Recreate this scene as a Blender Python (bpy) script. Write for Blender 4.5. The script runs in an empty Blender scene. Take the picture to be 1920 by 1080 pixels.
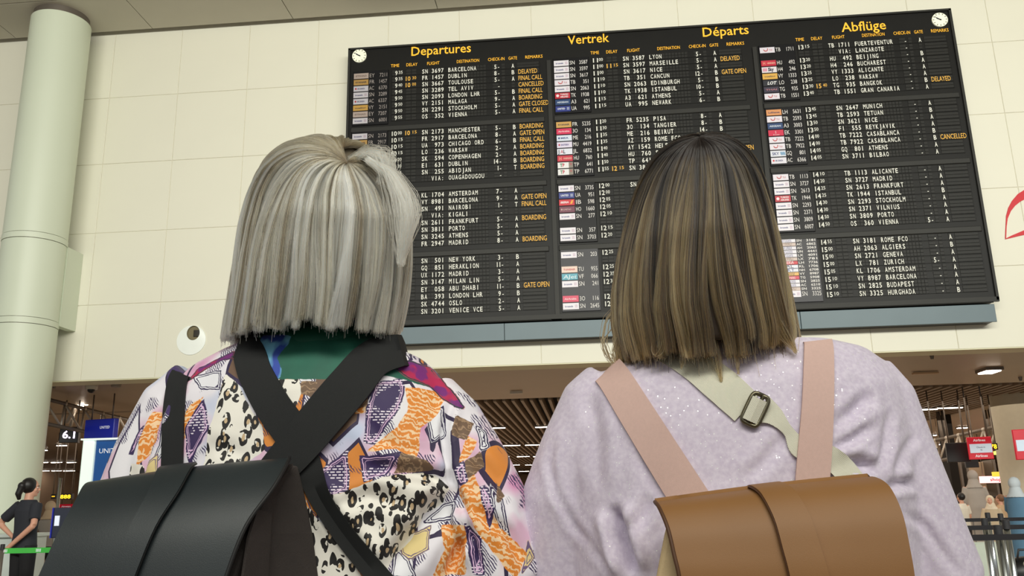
import bpy, math, random
import numpy as np
from mathutils import Vector, Matrix
from mathutils.bvhtree import BVHTree
random.seed(7); rng = np.random.default_rng(7)
S = bpy.context.scene
COL = S.collection
PI = math.pi

# ------------------------------------------------------------------ camera, world, lights, exposure
CAMZ = 1.15
F_PX, PITCH, ROLL, YAW = 1600.0, 0.2486, -0.0226, -0.0826
def cam_axes():
    cp, sp = math.cos(PITCH), math.sin(PITCH)
    f = np.array([math.sin(YAW)*cp, math.cos(YAW)*cp, sp]); r = np.array([math.cos(YAW), -math.sin(YAW), 0.0])
    u = np.cross(r, f); c, s = math.cos(ROLL), math.sin(ROLL)
    return c*r + s*u, -s*r + c*u, f
CR, CU, CF = cam_axes()
cam = bpy.data.objects.new('camera', bpy.data.cameras.new('camera')); COL.objects.link(cam)
cam.data.sensor_width = 36; cam.data.lens = F_PX/1920*36; cam.data.clip_end = 300; cam.data.clip_start = 0.05
cam.matrix_world = Matrix(((CR[0], CU[0], -CF[0], 0), (CR[1], CU[1], -CF[1], 0), (CR[2], CU[2], -CF[2], CAMZ), (0, 0, 0, 1)))
S.camera = cam
S.view_settings.view_transform = 'Standard'; S.view_settings.look = 'None'; S.view_settings.gamma = 1.0
S.view_settings.exposure = -0.1; S.view_settings.use_curve_mapping = False
w = bpy.data.worlds.new('world'); S.world = w; w.use_nodes = True
bg = w.node_tree.nodes['Background']; bg.inputs[0].default_value = (0.95, 0.98, 1.0, 1); bg.inputs[1].default_value = 0.42
def area(name, loc, target, sx, sy, power, color=(1, 1, 1)):
    l = bpy.data.lights.new(name, 'AREA'); l.shape = 'RECTANGLE'; l.size = sx; l.size_y = sy; l.energy = power; l.color = color
    o = bpy.data.objects.new(name, l); COL.objects.link(o); o.location = loc
    o.rotation_euler = (Vector(target)-Vector(loc)).to_track_quat('-Z', 'Y').to_euler(); return o
wd_ = area('window_daylight', (3, -5, 7.6), (1, 12, 5.2), 22, 1.8, 1550, (1.0, 0.985, 0.88)); wd_.data.spread = math.radians(110)
area('hall_glow', (4, 32, 2.9), (4, 32, 0), 34, 34, 4300, (1.0, 0.83, 0.66))

def ray(px, py):
    d = CF + (px-960)/F_PX*CR + (540-py)/F_PX*CU
    return d
def P(px, py, Y):
    """the point on the vertical plane y = Y seen at a pixel of the photograph (a surveying helper)"""
    d = ray(px, py); t = Y/d[1]
    return Vector((d[0]*t, Y, CAMZ + d[2]*t))
def G(px, py, z):
    d = ray(px, py); t = (z-CAMZ)/d[2]
    return Vector((d[0]*t, d[1]*t, z))

# ------------------------------------------------------------------ materials
MATS = {}
def srgb(r, g, b):
    f = lambda c: ((c/255)/12.92 if c/255 <= 0.04045 else ((c/255+0.055)/1.055)**2.4)
    return (f(r), f(g), f(b), 1)
class NT:
    def __init__(s, name):
        s.m = bpy.data.materials.new(name); s.m.use_nodes = True; s.t = s.m.node_tree; s.n = s.t.nodes; s.l = s.t.links
        s.b = s.n['Principled BSDF']; s.out = s.n['Material Output']
    def new(s, typ, **kw):
        nd = s.n.new(typ)
        for k, v in kw.items(): setattr(nd, k, v)
        return nd
    def put(s, sock, v):
        if v is None: return
        if hasattr(v, 'is_output'): s.l.new(v, sock)
        else: sock.default_value = v
    def coord(s, kind='Object', scale=(1, 1, 1), rot=(0, 0, 0), loc=(0, 0, 0)):
        tc = s.new('ShaderNodeTexCoord'); mp = s.new('ShaderNodeMapping')
        s.l.new(tc.outputs[kind], mp.inputs[0]); mp.inputs['Scale'].default_value = scale; mp.inputs['Rotation'].default_value = rot; mp.inputs['Location'].default_value = loc
        return mp.outputs[0]
    def noise(s, vec, scale, detail=3, rough=.5, dist=0):
        n = s.new('ShaderNodeTexNoise'); s.l.new(vec, n.inputs['Vector']); n.inputs['Scale'].default_value = scale
        n.inputs['Detail'].default_value = detail; n.inputs['Roughness'].default_value = rough; n.inputs['Distortion'].default_value = dist
        return n.outputs['Fac']
    def math(s, op, a, b=None, c=None, clamp=False):
        n = s.new('ShaderNodeMath', operation=op); n.use_clamp = clamp
        s.put(n.inputs[0], a); s.put(n.inputs[1], b)
        if c is not None: s.put(n.inputs[2], c)
        return n.outputs[0]
    def mix(s, fac, a, b, mode='MIX'):
        n = s.new('ShaderNodeMix', data_type='RGBA', blend_type=mode)
        s.put(n.inputs[0], fac); s.put(n.inputs[6], a); s.put(n.inputs[7], b); return n.outputs[2]
    def step(s, v, lo, hi):
        n = s.new('ShaderNodeMapRange'); n.clamp = True; s.put(n.inputs[0], v); n.inputs[1].default_value = lo; n.inputs[2].default_value = hi
        return n.outputs[0]
    def attr(s, name):
        n = s.new('ShaderNodeAttribute', attribute_name=name); return n
    def bump(s, h, strength=.3, dist=.01):
        n = s.new('ShaderNodeBump'); n.inputs['Strength'].default_value = strength; n.inputs['Distance'].default_value = dist
        s.put(n.inputs['Height'], h); s.l.new(n.outputs[0], s.b.inputs['Normal'])
def mat(name, col, rough=.6, metal=0, vary=.06, scale=8, bump=0, emit=0, spec=None, sheen=0):
    """plain procedural material: base colour with a little noise, optional fine relief or light"""
    if name in MATS: return MATS[name]
    q = NT(name); v = q.coord('Object')
    c = col if len(col) == 4 else (*col, 1)
    nz = q.noise(v, scale)
    dark = tuple(x*(1-vary*1.6) for x in c[:3])+(1,); lite = tuple(min(1, x*(1+vary)) for x in c[:3])+(1,)
    cc = q.mix(nz, dark, lite)
    q.put(q.b.inputs['Base Color'], cc); q.b.inputs['Roughness'].default_value = rough; q.b.inputs['Metallic'].default_value = metal
    if spec is not None: q.b.inputs['Specular IOR Level'].default_value = spec
    if sheen: q.b.inputs['Sheen Weight'].default_value = sheen
    if bump: q.bump(q.noise(v, scale*12, 4), bump, .002)
    if emit:
        q.put(q.b.inputs['Emission Color'], cc); q.b.inputs['Emission Strength'].default_value = emit
    MATS[name] = q.m; return q.m

M_wall = mat('cream_wall_panel', srgb(229, 227, 211), .55, vary=.02, scale=1.2)
M_joint = mat('joint_backing', srgb(235, 230, 212), .8)
M_column = mat('painted_column', srgb(214, 222, 202), .45, vary=.02, scale=1)
M_ceil = mat('ceiling_paint', srgb(205, 200, 186), .8, vary=.03, scale=2)
M_bronze = mat('bronze_ceiling', srgb(168, 152, 132), .42, vary=.05, scale=1.5, metal=.15)
M_slat = mat('ceiling_slat', srgb(135, 118, 100), .5, vary=.08)
M_darkvoid = mat('dark_void', srgb(28, 24, 22), .9)
M_floor = mat('terrazzo_floor', srgb(150, 135, 118), .3, vary=.1, scale=40)
M_board = mat('board_black', srgb(24, 24, 23), .45, vary=.1, scale=5, spec=.2)
M_frame = mat('board_frame', srgb(48, 48, 46), .5, metal=.2, spec=.25)
M_flap = mat('flap_black', srgb(35, 35, 33), .5, vary=.12, scale=20, spec=.25)
M_white = mat('white_print', srgb(236, 236, 226), .6, vary=0)
M_yellow = mat('yellow_print', srgb(246, 188, 74), .6, vary=.02)
M_steel = mat('painted_steel_ledge', srgb(90, 107, 114), .45, metal=.1, vary=.06, scale=3)
M_chrome = mat('brushed_chrome', srgb(190, 195, 195), .22, metal=1, vary=.05, scale=30)
M_dgrey = mat('dark_grey_plastic', srgb(45, 45, 48), .45)
M_mgrey = mat('mid_grey_metal', srgb(120, 112, 104), .4, metal=.5)
M_black = mat('black_plastic', srgb(18, 18, 20), .4)
M_belt_b = mat('black_webbing', srgb(22, 20, 26), .8)
M_belt_g = mat('green_webbing', srgb(70, 190, 75), .7)
M_lamp = mat('lamp_tube', (1, .86, .72), .4, vary=0, emit=14)
M_blue = mat('deep_blue_panel', srgb(12, 30, 150), .35, vary=.05, emit=.18)
M_blue2 = mat('totem_blue', srgb(20, 75, 140), .35, vary=.1, emit=.15)
M_lightbox = mat('white_lightbox', srgb(225, 240, 230), .4, vary=.01, emit=.45)
M_red = mat('red_sign', srgb(200, 20, 45), .4, emit=.3)
M_redp = mat('red_vinyl', srgb(205, 25, 40), .5)
M_skin = mat('skin', srgb(214, 160, 135), .5, vary=.05, scale=30)
M_bwall = mat('far_beige_wall', srgb(190, 165, 140), .7, vary=.06, scale=1)

# ------------------------------------------------------------------ mesh helpers
class MB:
    def __init__(s): s.v = []; s.f = []; s.m = []
    def add(s, vs, fs, mi=0):
        o = len(s.v); s.v += [tuple(p) for p in vs]; s.f += [tuple(i+o for i in f) for f in fs]; s.m += [mi]*len(fs); return s
    def box(s, a, b, mi=0, M=None):
        (x0, y0, z0), (x1, y1, z1) = a, b
        vs = [(x0,y0,z0),(x1,y0,z0),(x1,y1,z0),(x0,y1,z0),(x0,y0,z1),(x1,y0,z1),(x1,y1,z1),(x0,y1,z1)]
        if M is not None: vs = [M @ Vector(p) for p in vs]
        return s.add(vs, [(0,3,2,1),(4,5,6,7),(0,1,5,4),(1,2,6,5),(2,3,7,6),(3,0,4,7)], mi)
    def bevbox(s, a, b, r, mi=0, M=None):
        """box whose -y face has a chamfered rim (a proud panel)"""
        (x0, y0, z0), (x1, y1, z1) = a, b
        vs = [(x0,y1,z0),(x1,y1,z0),(x1,y1,z1),(x0,y1,z1),(x0,y0+r,z0),(x1,y0+r,z0),(x1,y0+r,z1),(x0,y0+r,z1),(x0+r,y0,z0+r),(x1-r,y0,z0+r),(x1-r,y0,z1-r),(x0+r,y0,z1-r)]
        if M is not None: vs = [M @ Vector(p) for p in vs]
        fs = [(0,3,2,1),(8,9,10,11)]
        for i in range(4):
            j = (i+1) % 4; fs += [(i, j, 4+j, 4+i), (4+i, 4+j, 8+j, 8+i)]
        return s.add(vs, fs, mi)
    def tube(s, pts, rad, n=10, mi=0, cap=True, squash=None):
        pts = [Vector(p) for p in pts]; k = len(pts)
        if not hasattr(rad, '__len__'): rad = [rad]*k
        vs = []; fs = []; prev = None
        for i, p in enumerate(pts):
            t = (pts[min(i+1, k-1)]-pts[max(i-1, 0)]).normalized()
            if prev is None:
                a = Vector((0, 0, 1)) if abs(t.z) < .9 else Vector((0, 1, 0)); u = t.cross(a).normalized()
            else: u = (prev - t*prev.dot(t)).normalized()
            prev = u; vv = t.cross(u)
            for j in range(n):
                an = 2*PI*j/n; d = u*math.cos(an)+vv*math.sin(an)
                if squash: d = Vector((d.x*squash[0], d.y*squash[1], d.z*squash[2]))
                vs.append(p+d*rad[i])
        for i in range(k-1):
            for j in range(n):
                a = i*n+j; b = i*n+(j+1) % n; fs.append((a, b, b+n, a+n))
        if cap: fs += [tuple(range(n))[::-1], tuple(range((k-1)*n, k*n))]
        return s.add(vs, fs, mi)
    def rings(s, rs, n=32, mi=0, cap=True):
        """rs: list of (cx, cy, z, rx, ry, power)"""
        vs = []; fs = []
        for (cx, cy, z, rx, ry, pw) in rs:
            for j in range(n):
                a = 2*PI*j/n; c, q = math.cos(a), math.sin(a)
                vs.append((cx+rx*math.copysign(abs(c)**(2/pw), c), cy+ry*math.copysign(abs(q)**(2/pw), q), z))
        k = len(rs)
        for i in range(k-1):
            for j in range(n):
                a = i*n+j; b = i*n+(j+1) % n; fs.append((a, b, b+n, a+n))
        if cap: fs += [tuple(range(n))[::-1], tuple(range((k-1)*n, k*n))]
        return s.add(vs, fs, mi)
    def ball(s, c, r, n=16, k=10, mi=0):
        r = r if hasattr(r, '__len__') else (r, r, r); vs = [(c[0], c[1], c[2]-r[2])]; fs = []
        for i in range(1, k):
            ph = -PI/2+PI*i/k
            for j in range(n):
                a = 2*PI*j/n; vs.append((c[0]+r[0]*math.cos(ph)*math.cos(a), c[1]+r[1]*math.cos(ph)*math.sin(a), c[2]+r[2]*math.sin(ph)))
        vs.append((c[0], c[1], c[2]+r[2])); L = len(vs)-1
        for j in range(n):
            fs.append((0, 1+(j+1) % n, 1+j)); fs.append((L, L-n+j, L-n+(j+1) % n))
        for i in range(k-2):
            for j in range(n):
                a = 1+i*n+j; b = 1+i*n+(j+1) % n; fs.append((a, b, b+n, a+n))
        return s.add(vs, fs, mi)
    def sheet(s, A, B, th, mi=0):
        """closed ribbon between two polylines A and B, th thick along -normal"""
        A = [Vector(p) for p in A]; B = [Vector(p) for p in B]; k = len(A); vs = []
        for i in range(k):
            t = A[min(i+1, k-1)]-A[max(i-1, 0)]; n = t.cross(B[i]-A[i]).normalized()*th
            vs += [A[i], B[i], B[i]+n, A[i]+n]
        fs = [(0, 1, 2, 3), ((k-1)*4+3, (k-1)*4+2, (k-1)*4+1, (k-1)*4)]
        for i in range(k-1):
            a = i*4
            for j in range(4): fs.append((a+j, a+4+j, a+4+(j+1) % 4, a+(j+1) % 4))
        return s.add(vs, fs, mi)
    def mesh(s, name):
        me = bpy.data.meshes.new(name); me.from_pydata(s.v, [], s.f); me.validate(); return me
    def build(s, name, mats, parent=None, smooth=False, loc=None):
        me = s.mesh(name)
        mats = mats if isinstance(mats, (list, tuple)) else [mats]
        for m in mats: me.materials.append(m)
        if len(mats) > 1 and len(s.m) == len(me.polygons): me.polygons.foreach_set('material_index', s.m)
        import_normals(me)
        if smooth: me.polygons.foreach_set('use_smooth', [True]*len(me.polygons))
        return link(name, me, parent, loc)
def import_normals(me):
    import bmesh
    b = bmesh.new(); b.from_mesh(me); bmesh.ops.recalc_face_normals(b, faces=b.faces); b.to_mesh(me); b.free()
def link(name, data, parent=None, loc=None):
    o = bpy.data.objects.new(name, data); COL.objects.link(o)
    if parent is not None:
        o.parent = parent
        w0 = world_loc(parent)
        o.location = -w0 if loc is None else loc
    elif loc is not None: o.location = loc
    return o
def world_loc(o):
    v = Vector(o.location)
    return v if o.parent is None else v + world_loc(o.parent)
def empty(name, loc): 
    o = bpy.data.objects.new(name, None); COL.objects.link(o); o.location = loc; o.empty_display_size = .1; return o
def tag(o, label, cat, group=None):
    o['label'] = label; o['category'] = cat
    if group: o['group'] = group
    return o
def structure(o, label=None, cat=None):
    o['kind'] = 'structure'
    if label: o['label'] = label
    if cat: o['category'] = cat
    return o
def autosmooth(o, ang=35):
    me = o.data; me.polygons.foreach_set('use_smooth', [True]*len(me.polygons))
    try: me.set_sharp_from_angle(angle=math.radians(ang))
    except Exception: pass
    return o

# lettering ----------------------------------------------------------
_tc = {}
def glyphs(s, bold=0.0):
    """triangles of a string set at size 1 in the built-in font"""
    k = (s, bold)
    if k in _tc: return _tc[k]
    c = bpy.data.curves.new('t', 'FONT'); c.body = s; c.size = 1; c.resolution_u = 2; c.offset = bold
    o = bpy.data.objects.new('t', c); COL.objects.link(o)
    dg = bpy.context.evaluated_depsgraph_get(); dg.update()
    me = o.evaluated_get(dg).to_mesh()
    v = np.array([(p.co.x, p.co.y) for p in me.vertices]).reshape(-1, 2); f = [tuple(p.vertices) for p in me.polygons]
    o.evaluated_get(dg).to_mesh_clear(); bpy.data.objects.remove(o); bpy.data.curves.remove(c)
    _tc[k] = (v, f); return _tc[k]
def put_text(mb, s, x, z, h, y, w=None, xs=.8, bold=0.0, align='L', mi=0, M=None, shear=0):
    """flat lettering in the x-z plane at depth y, facing -y; h = cap height"""
    v, f = glyphs(s, bold)
    if len(v) == 0: return
    sc = h/.73; a = v*np.array([sc*xs, sc])
    if w: a[:, 0] *= w/max(1e-6, (a[:, 0].max()-a[:, 0].min()))
    lo, hi = a[:, 0].min(), a[:, 0].max()
    if align == 'C': a[:, 0] -= (lo+hi)/2
    elif align == 'R': a[:, 0] -= hi
    a[:, 0] += a[:, 1]*shear
    vs = [(x+p[0], y, z+p[1]) for p in a]
    if M is not None: vs = [M @ Vector(p) for p in vs]
    mb.add(vs, f, mi)
def put_mono(mb, s, x, z, h, y, pitch, cw, mi=0):
    for i, c in enumerate(s):
        if c != ' ':
            v, f = glyphs(c, .01); 
            if len(v) == 0: continue
            sc = h/.73; a = v*sc; wd = a[:, 0].max()-a[:, 0].min()
            ww = min(cw, wd*.85) if c not in "-:.I1" else wd*.8
            a = (a-[(a[:, 0].min()+a[:, 0].max())/2, 0])*[ww/wd if wd > 0 else 1, 1]
            mb.add([(x+i*pitch+cw/2+p[0], y, z+p[1]) for p in a], f, mi)

# ================================================================== STRUCTURE
D = 12.0
ZB, ZH, XV, XW = 1.925+CAMZ, 1.146, -7.45, 1.142
CEIL_Z = 7.655+CAMZ
HALL_Z = ZB+.02
# back wall above the hall opening
wall = structure(MB().box((-14, D+.011, ZB), (16, D+.4, CEIL_Z+1.2)).build('wall_back', M_joint))
wp = MB().bevbox((.0025, 0, .0025), (XW-.0025, .012, ZH-.0025), .005).mesh('wall_panel'); wp.materials.append(M_wall)
for i in range(-5, 20):
    for j in range(5):
        o = bpy.data.objects.new('wall_panel', wp); COL.objects.link(o); o.parent = wall
        o.location = (XV+XW*i, D+random.uniform(-.001, .001), ZB+ZH*j)
tr = structure(MB().box((-14, D-.004, ZB-.012), (16, D+.4, ZB)).build('trim_1', mat('pale_trim', srgb(225, 222, 190), .5)))
# upper ceiling of the check-in hall
ceiling = structure(MB().box((-14, -14, CEIL_Z+.03), (16, D-.10, CEIL_Z+.25)).build('ceiling', mat('ceiling_backing', srgb(120, 116, 106), .9)))
cp = {}
for j, (y0, y1) in enumerate([(10.95, D-.1), (8.6, 10.95), (6.2, 8.6), (3.8, 6.2)]):
    m = MB(); wd = 2.35
    m.bevbox((.006, -.006, -(y1-y0)+.006) , (wd-.006, .03, -.006), .004)
    me = m.mesh('ceiling_panel'); me.materials.append(M_ceil)
    for i in range(-6, 7):
        o = bpy.data.objects.new('ceiling_panel', me); COL.objects.link(o); o.parent = ceiling
        o.location = (i*wd+.28, y0, CEIL_Z+.0); o.rotation_euler = (math.radians(90), 0, 0)
structure(MB().box((-14, D-.10, CEIL_Z+.5), (16, D+.03, CEIL_Z+.6)).build('trim_2', M_darkvoid))
# floor
floor = structure(MB().box((-46, -16, -.2), (40, 62, 0)).build('floor', M_floor))
# the low hall behind: ceiling, side and end walls
hall = structure(MB().box((-44, D+.4, HALL_Z+.02), (34, 16.3, HALL_Z+.3)).build('ceiling_low', M_bronze))
hall['label'] = 'smooth bronze coloured low ceiling edge behind the cream wall'
structure(MB().box((-44, 16.3, HALL_Z+.55), (34, 60, HALL_Z+.6)).build('ceiling_void', M_darkvoid))
structure(MB().box((-44, 60, 0), (34, 60.3, HALL_Z+.6)).build('wall_far', M_bwall))
structure(MB().box((-24.3, D+.4, 0), (-44, 60, HALL_Z+.6)).build('wall_left', M_bwall))
structure(MB().box((34, D+.4, 0), (34.3, 60, HALL_Z+.6)).build('wall_right', M_bwall))
XS1 = G(1920, 745, HALL_Z).x
slc = empty('slatted_ceiling', (0, 16.3, HALL_Z)); tag(slc, 'open ceiling of dark parallel slats behind the flat bronze ceiling edge', 'ceiling'); slc['kind'] = 'structure'
sm = MB().bevbox((0, 0, 0), (.06, .16, 43), .004).mesh('slat'); sm.materials.append(M_slat)
nsl = int((XS1+4.2)/.178)
for i in range(nsl):
    o = bpy.data.objects.new('slat', sm); COL.objects.link(o); o.parent = slc; o.location = (XS1-.09-i*.178, 43.2, 0); o.rotation_euler = (math.radians(90), 0, 0)
structure(MB().box((XS1, 16.3, HALL_Z), (34, 60, HALL_Z+.3)).build('ceiling_flat_right', M_bronze))
structure(MB().box((-44, 16.3, HALL_Z), (XS1-.09-nsl*.178, 60, HALL_Z+.3)).build('ceiling_flat_left', M_bronze))

# ceiling lamps of the low hall: (px, py, width px)
strips = [(928, 801, 38), (1024, 799, 40), (927, 834, 18), (959, 834, 32), (1002, 833, 34), (943, 855, 23), (981, 855, 23), (1010, 855, 20), (943, 871, 8), (964, 871, 20), (991, 871, 12), (953, 883, 19), (982, 883, 19),
          (1734, 766, 42), (1781, 763, 42), (116, 834, 18), (84, 843, 8),
          (84, 866, 11), (106, 866, 20), (134, 866, 18), (84, 882, 16), (106, 882, 18), (130, 882, 22), (110, 893, 12), (128, 893, 12), (145, 893, 10)]
def lampbox(name, px, py, wpx, dpx, label, group):
    c = G(px, py, HALL_Z-.012); wd = wpx/F_PX*c.y; dd = dpx
    t = empty(name, (c.x, c.y, HALL_Z-.03)); tag(t, label, 'light', group)
    MB().box((c.x-wd/2-.03, c.y-dd/2-.03, HALL_Z-.03), (c.x+wd/2+.03, c.y+dd/2+.03, HALL_Z+.02)).build('lamp_housing', M_mgrey, t)
    MB().box((c.x-wd/2, c.y-dd/2, HALL_Z-.045), (c.x+wd/2, c.y+dd/2, HALL_Z-.03)).build('diffuser', M_lamp, t)
ordn = ['first', 'second', 'third', 'fourth']
rown = ['nearest', 'second', 'third', 'fourth', 'farthest']
def rows_of(sel):
    rows = []
    for s in sorted(sel, key=lambda q: q[1]):
        if rows and abs(rows[-1][0][1]-s[1]) < 5: rows[-1].append(s)
        else: rows.append([s])
    return [sorted(r) for r in rows]
for sel, where, g in (([s for s in strips if 850 < s[0] < 1700], 'between the two women', 'tube lights between the women'), ([s for s in strips if s[0] < 850], 'beside the left column', 'tube lights by the left column'), ([s for s in strips if s[0] > 1700], 'right of the lilac shoulder', 'tube lights by the right column')):
    for i, row in enumerate(rows_of(sel)):
        for j, (px, py, wpx) in enumerate(row):
            lampbox('tube_light', px, py, wpx, .08, '%s tube light from the left in the %s ceiling row %s' % (ordn[j], rown[i], where), g)
lampbox('recessed_light', 1855, 695, 24, .34, 'bright recessed light in the flat bronze ceiling at far right', None)
for px, py, wpx, lab in [(1748, 815, 14, 'small downlight nearest above the left end of the right truss'), (1804, 801, 15, 'small downlight above the middle of the right truss'), (1872, 786, 15, 'small downlight highest beside the pale right column'), (1876, 809, 13, 'small downlight second from the top beside the pale right column'), (1880, 827, 9, 'small downlight lowest beside the pale right column'), (1818, 821, 9, 'small downlight right above the red and white screen sign'), (1768, 832, 12, 'double-looking downlight between the two black monitors and truss'), (1726, 841, 11, 'small downlight touching the lilac shoulder outline')]:
    lampbox('downlight', px, py, wpx, .16, lab, 'downlights above the right truss')
c = G(1735, 700, HALL_Z-.01); o = MB().box((c.x-.2, c.y-.04, HALL_Z-.02), (c.x+.2, c.y+.04, HALL_Z+.01)).build('ceiling_diffuser', mat('linear_vent', srgb(190, 160, 125), .5)); tag(o, 'unlit pale linear diffuser in the bronze ceiling right of the pink sweater', 'vent')

# ------------------------------------------------------------------ big painted column at left
CX, CY, CRAD = -7.98*11.45/12-.40, 11.42, .43
col = empty('column', (CX, CY, 0)); structure(col, 'large round cream column rising to the ceiling at left', 'column')
def cyl(z0, z1, r, n=64): return MB().rings([(CX, CY, z0, r, r, 2), (CX, CY, z1, r, r, 2)], n)
zb2 = P(60, 437, 11.0).z; zb1 = P(45, 597, 11.0).z
for a, b in ((0, zb1-.05), (zb1+.05, zb2-.05), (zb2+.05, CEIL_Z-.12)):
    autosmooth(cyl(a, b, CRAD).build('shaft', M_column, col))
for z in (zb1, zb2):
    autosmooth(cyl(z-.042, z+.042, CRAD+.006).build('joint_ring', M_column, col)); autosmooth(cyl(z-.05, z+.05, CRAD-.012).build('joint_recess', M_mgrey, col))
autosmooth(cyl(CEIL_Z-.12, CEIL_Z+.01, CRAD-.03).build('shadow_gap', M_mgrey, col))
xr = P(143, 478, 12).x; b0 = P(131, 622, 12).z; b1 = P(143, 478, 12).z
o = MB().bevbox((CX+.405, 11.6, b0), (xr, D-.002, b1), .006).build('duct_box', M_column); tag(o, 'cream sheet metal box joining the round column to the panelled wall', 'box')

# ------------------------------------------------------------------ round nozzle plate and logo on the wall
c = P(359, 638, D); rr = 29/F_PX*D*1.02
nz = empty('air_nozzle', (c.x, D, c.z)); tag(nz, 'round white plate with an off-centre dark hole on the cream wall', 'vent')
m = MB(); N = 48; h = P(364, 625, D); hr = 13.2/F_PX*D
ring_o = [(c.x+rr*math.cos(2*PI*i/N), c.z+rr*math.sin(2*PI*i/N)) for i in range(N)]; ring_i = [(h.x+hr*math.cos(2*PI*i/N), h.z+hr*1.1*math.sin(2*PI*i/N)) for i in range(N)]
vs = [(x, D-.012, z) for x, z in ring_o]+[(x, D-.03, z) for x, z in ring_i]+[(x, D+.0, z) for x, z in ring_o]
fs = [(i, (i+1) % N, N+(i+1) % N, N+i) for i in range(N)]+[(2*N+i, 2*N+(i+1) % N, (i+1) % N, i) for i in range(N)]
m.add(vs, fs); m.build('plate', mat('white_enamel', srgb(245, 250, 245), .4, vary=.02), nz)
vs = [(x, D-.03, z) for x, z in ring_i]+[(h.x+(x-h.x)*.9, D-.006, h.z+(z-h.z)*.9) for x, z in ring_i]
m = MB(); m.add(vs, [(i, (i+1) % N, N+(i+1) % N, N+i) for i in range(N)]); m.build('nozzle_throat', mat('nozzle_throat', srgb(120, 112, 85), .6), nz)
m = MB(); m.add([(h.x+(x-h.x)*.9, D-.007, h.z+(z-h.z)*.9) for x, z in ring_i], [tuple(range(N))]); m.build('nozzle_back', mat('nozzle_back', srgb(120, 110, 82), .7), nz)
m = MB(); m.rings([(h.x+.05, D-.02, h.z-.055, .05, .006, 2), (h.x+.05, D-.02, h.z+.045, .05, .006, 2)], 16); m.build('nozzle_flap', mat('nozzle_dark', srgb(45, 40, 32), .6), nz)
# red swoosh
outer = [(1884, 447), (1885, 425), (1886, 405), (1890, 390), (1897, 377), (1908, 364), (1922, 355), (1940, 350), (1965, 352), (1990, 364), (2008, 382)]
inner = [(1886, 447), (1887, 425), (1889, 410), (1895, 396), (1903, 386), (1913, 378), (1925, 372), (1942, 368), (1963, 370), (1984, 379), (2000, 395)]
m = MB(); vs = [P(a, b, D) for a, b in outer]+[P(a, b, D) for a, b in inner]; k = len(outer)
vs2 = [Vector((p.x, D-.006, p.z)) for p in vs]; m.add(vs2, [(i, i+1, k+i+1, k+i) for i in range(k-1)])
lo1 = [(1884, 448), (1896, 442), (1908, 437), (1922, 431), (1950, 424)]; lo2 = [(1884, 449), (1897, 446), (1909, 443), (1923, 440), (1950, 436)]
vs3 = [Vector((P(a, b, D).x, D-.006, P(a, b, D).z)) for a, b in lo1+lo2]; m.add(vs3, [(i, i+1, 6+i, 5+i) for i in range(4)])
o = m.build('wall_emblem', M_redp); mod = o.modifiers.new('s', 'SOLIDIFY'); mod.thickness = .008; mod.offset = 0
tag(o, 'red crescent swoosh emblem on the cream wall at right edge', 'emblem')

# ================================================================== DEPARTURE BOARD
BX0, BX1, BZ0, BZ1 = -3.43, 5.60, 2.535+CAMZ, 6.95+CAMZ
BY = D-.24
board = empty('departure_board', (BX0, BY, BZ0)); tag(board, 'huge black split-flap departures board with yellow headings on the cream wall', 'departure board')
MB().box((BX0, BY, BZ0), (BX1, D+.0, BZ1)).build('board_cabinet', M_board, board)
m = MB()
for a, b in (((BX0-.02, BY-.03, BZ0-.02), (BX1+.02, BY+.01, BZ0+.045)), ((BX0-.02, BY-.03, BZ1-.02), (BX1+.02, BY+.01, BZ1+.01)), ((BX0-.02, BY-.03, BZ0), (BX0+.015, BY+.01, BZ1)), ((BX1-.015, BY-.03, BZ0), (BX1+.02, BY+.01, BZ1))): m.box(a, b)
m.build('board_frame', M_frame, board)
PX0 = [BX0, -.335, 2.735]; PSX = [1.015, .99, .95]
for x in PX0[1:]: MB().box((x-.03, BY-.028, BZ0+.045), (x+.03, BY, BZ0+4.0)).build('mullion', M_frame, board)
for b in range(4):
    z = CAMZ+6.47-1.01*b-.1075*7-.075
    for x, s_ in zip(PX0, PSX): MB().bevbox((x+.05, BY-.02, z-.11), (x+2.96*s_, BY, z-.03), .008).build('divider_rail', M_frame, board)
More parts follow.
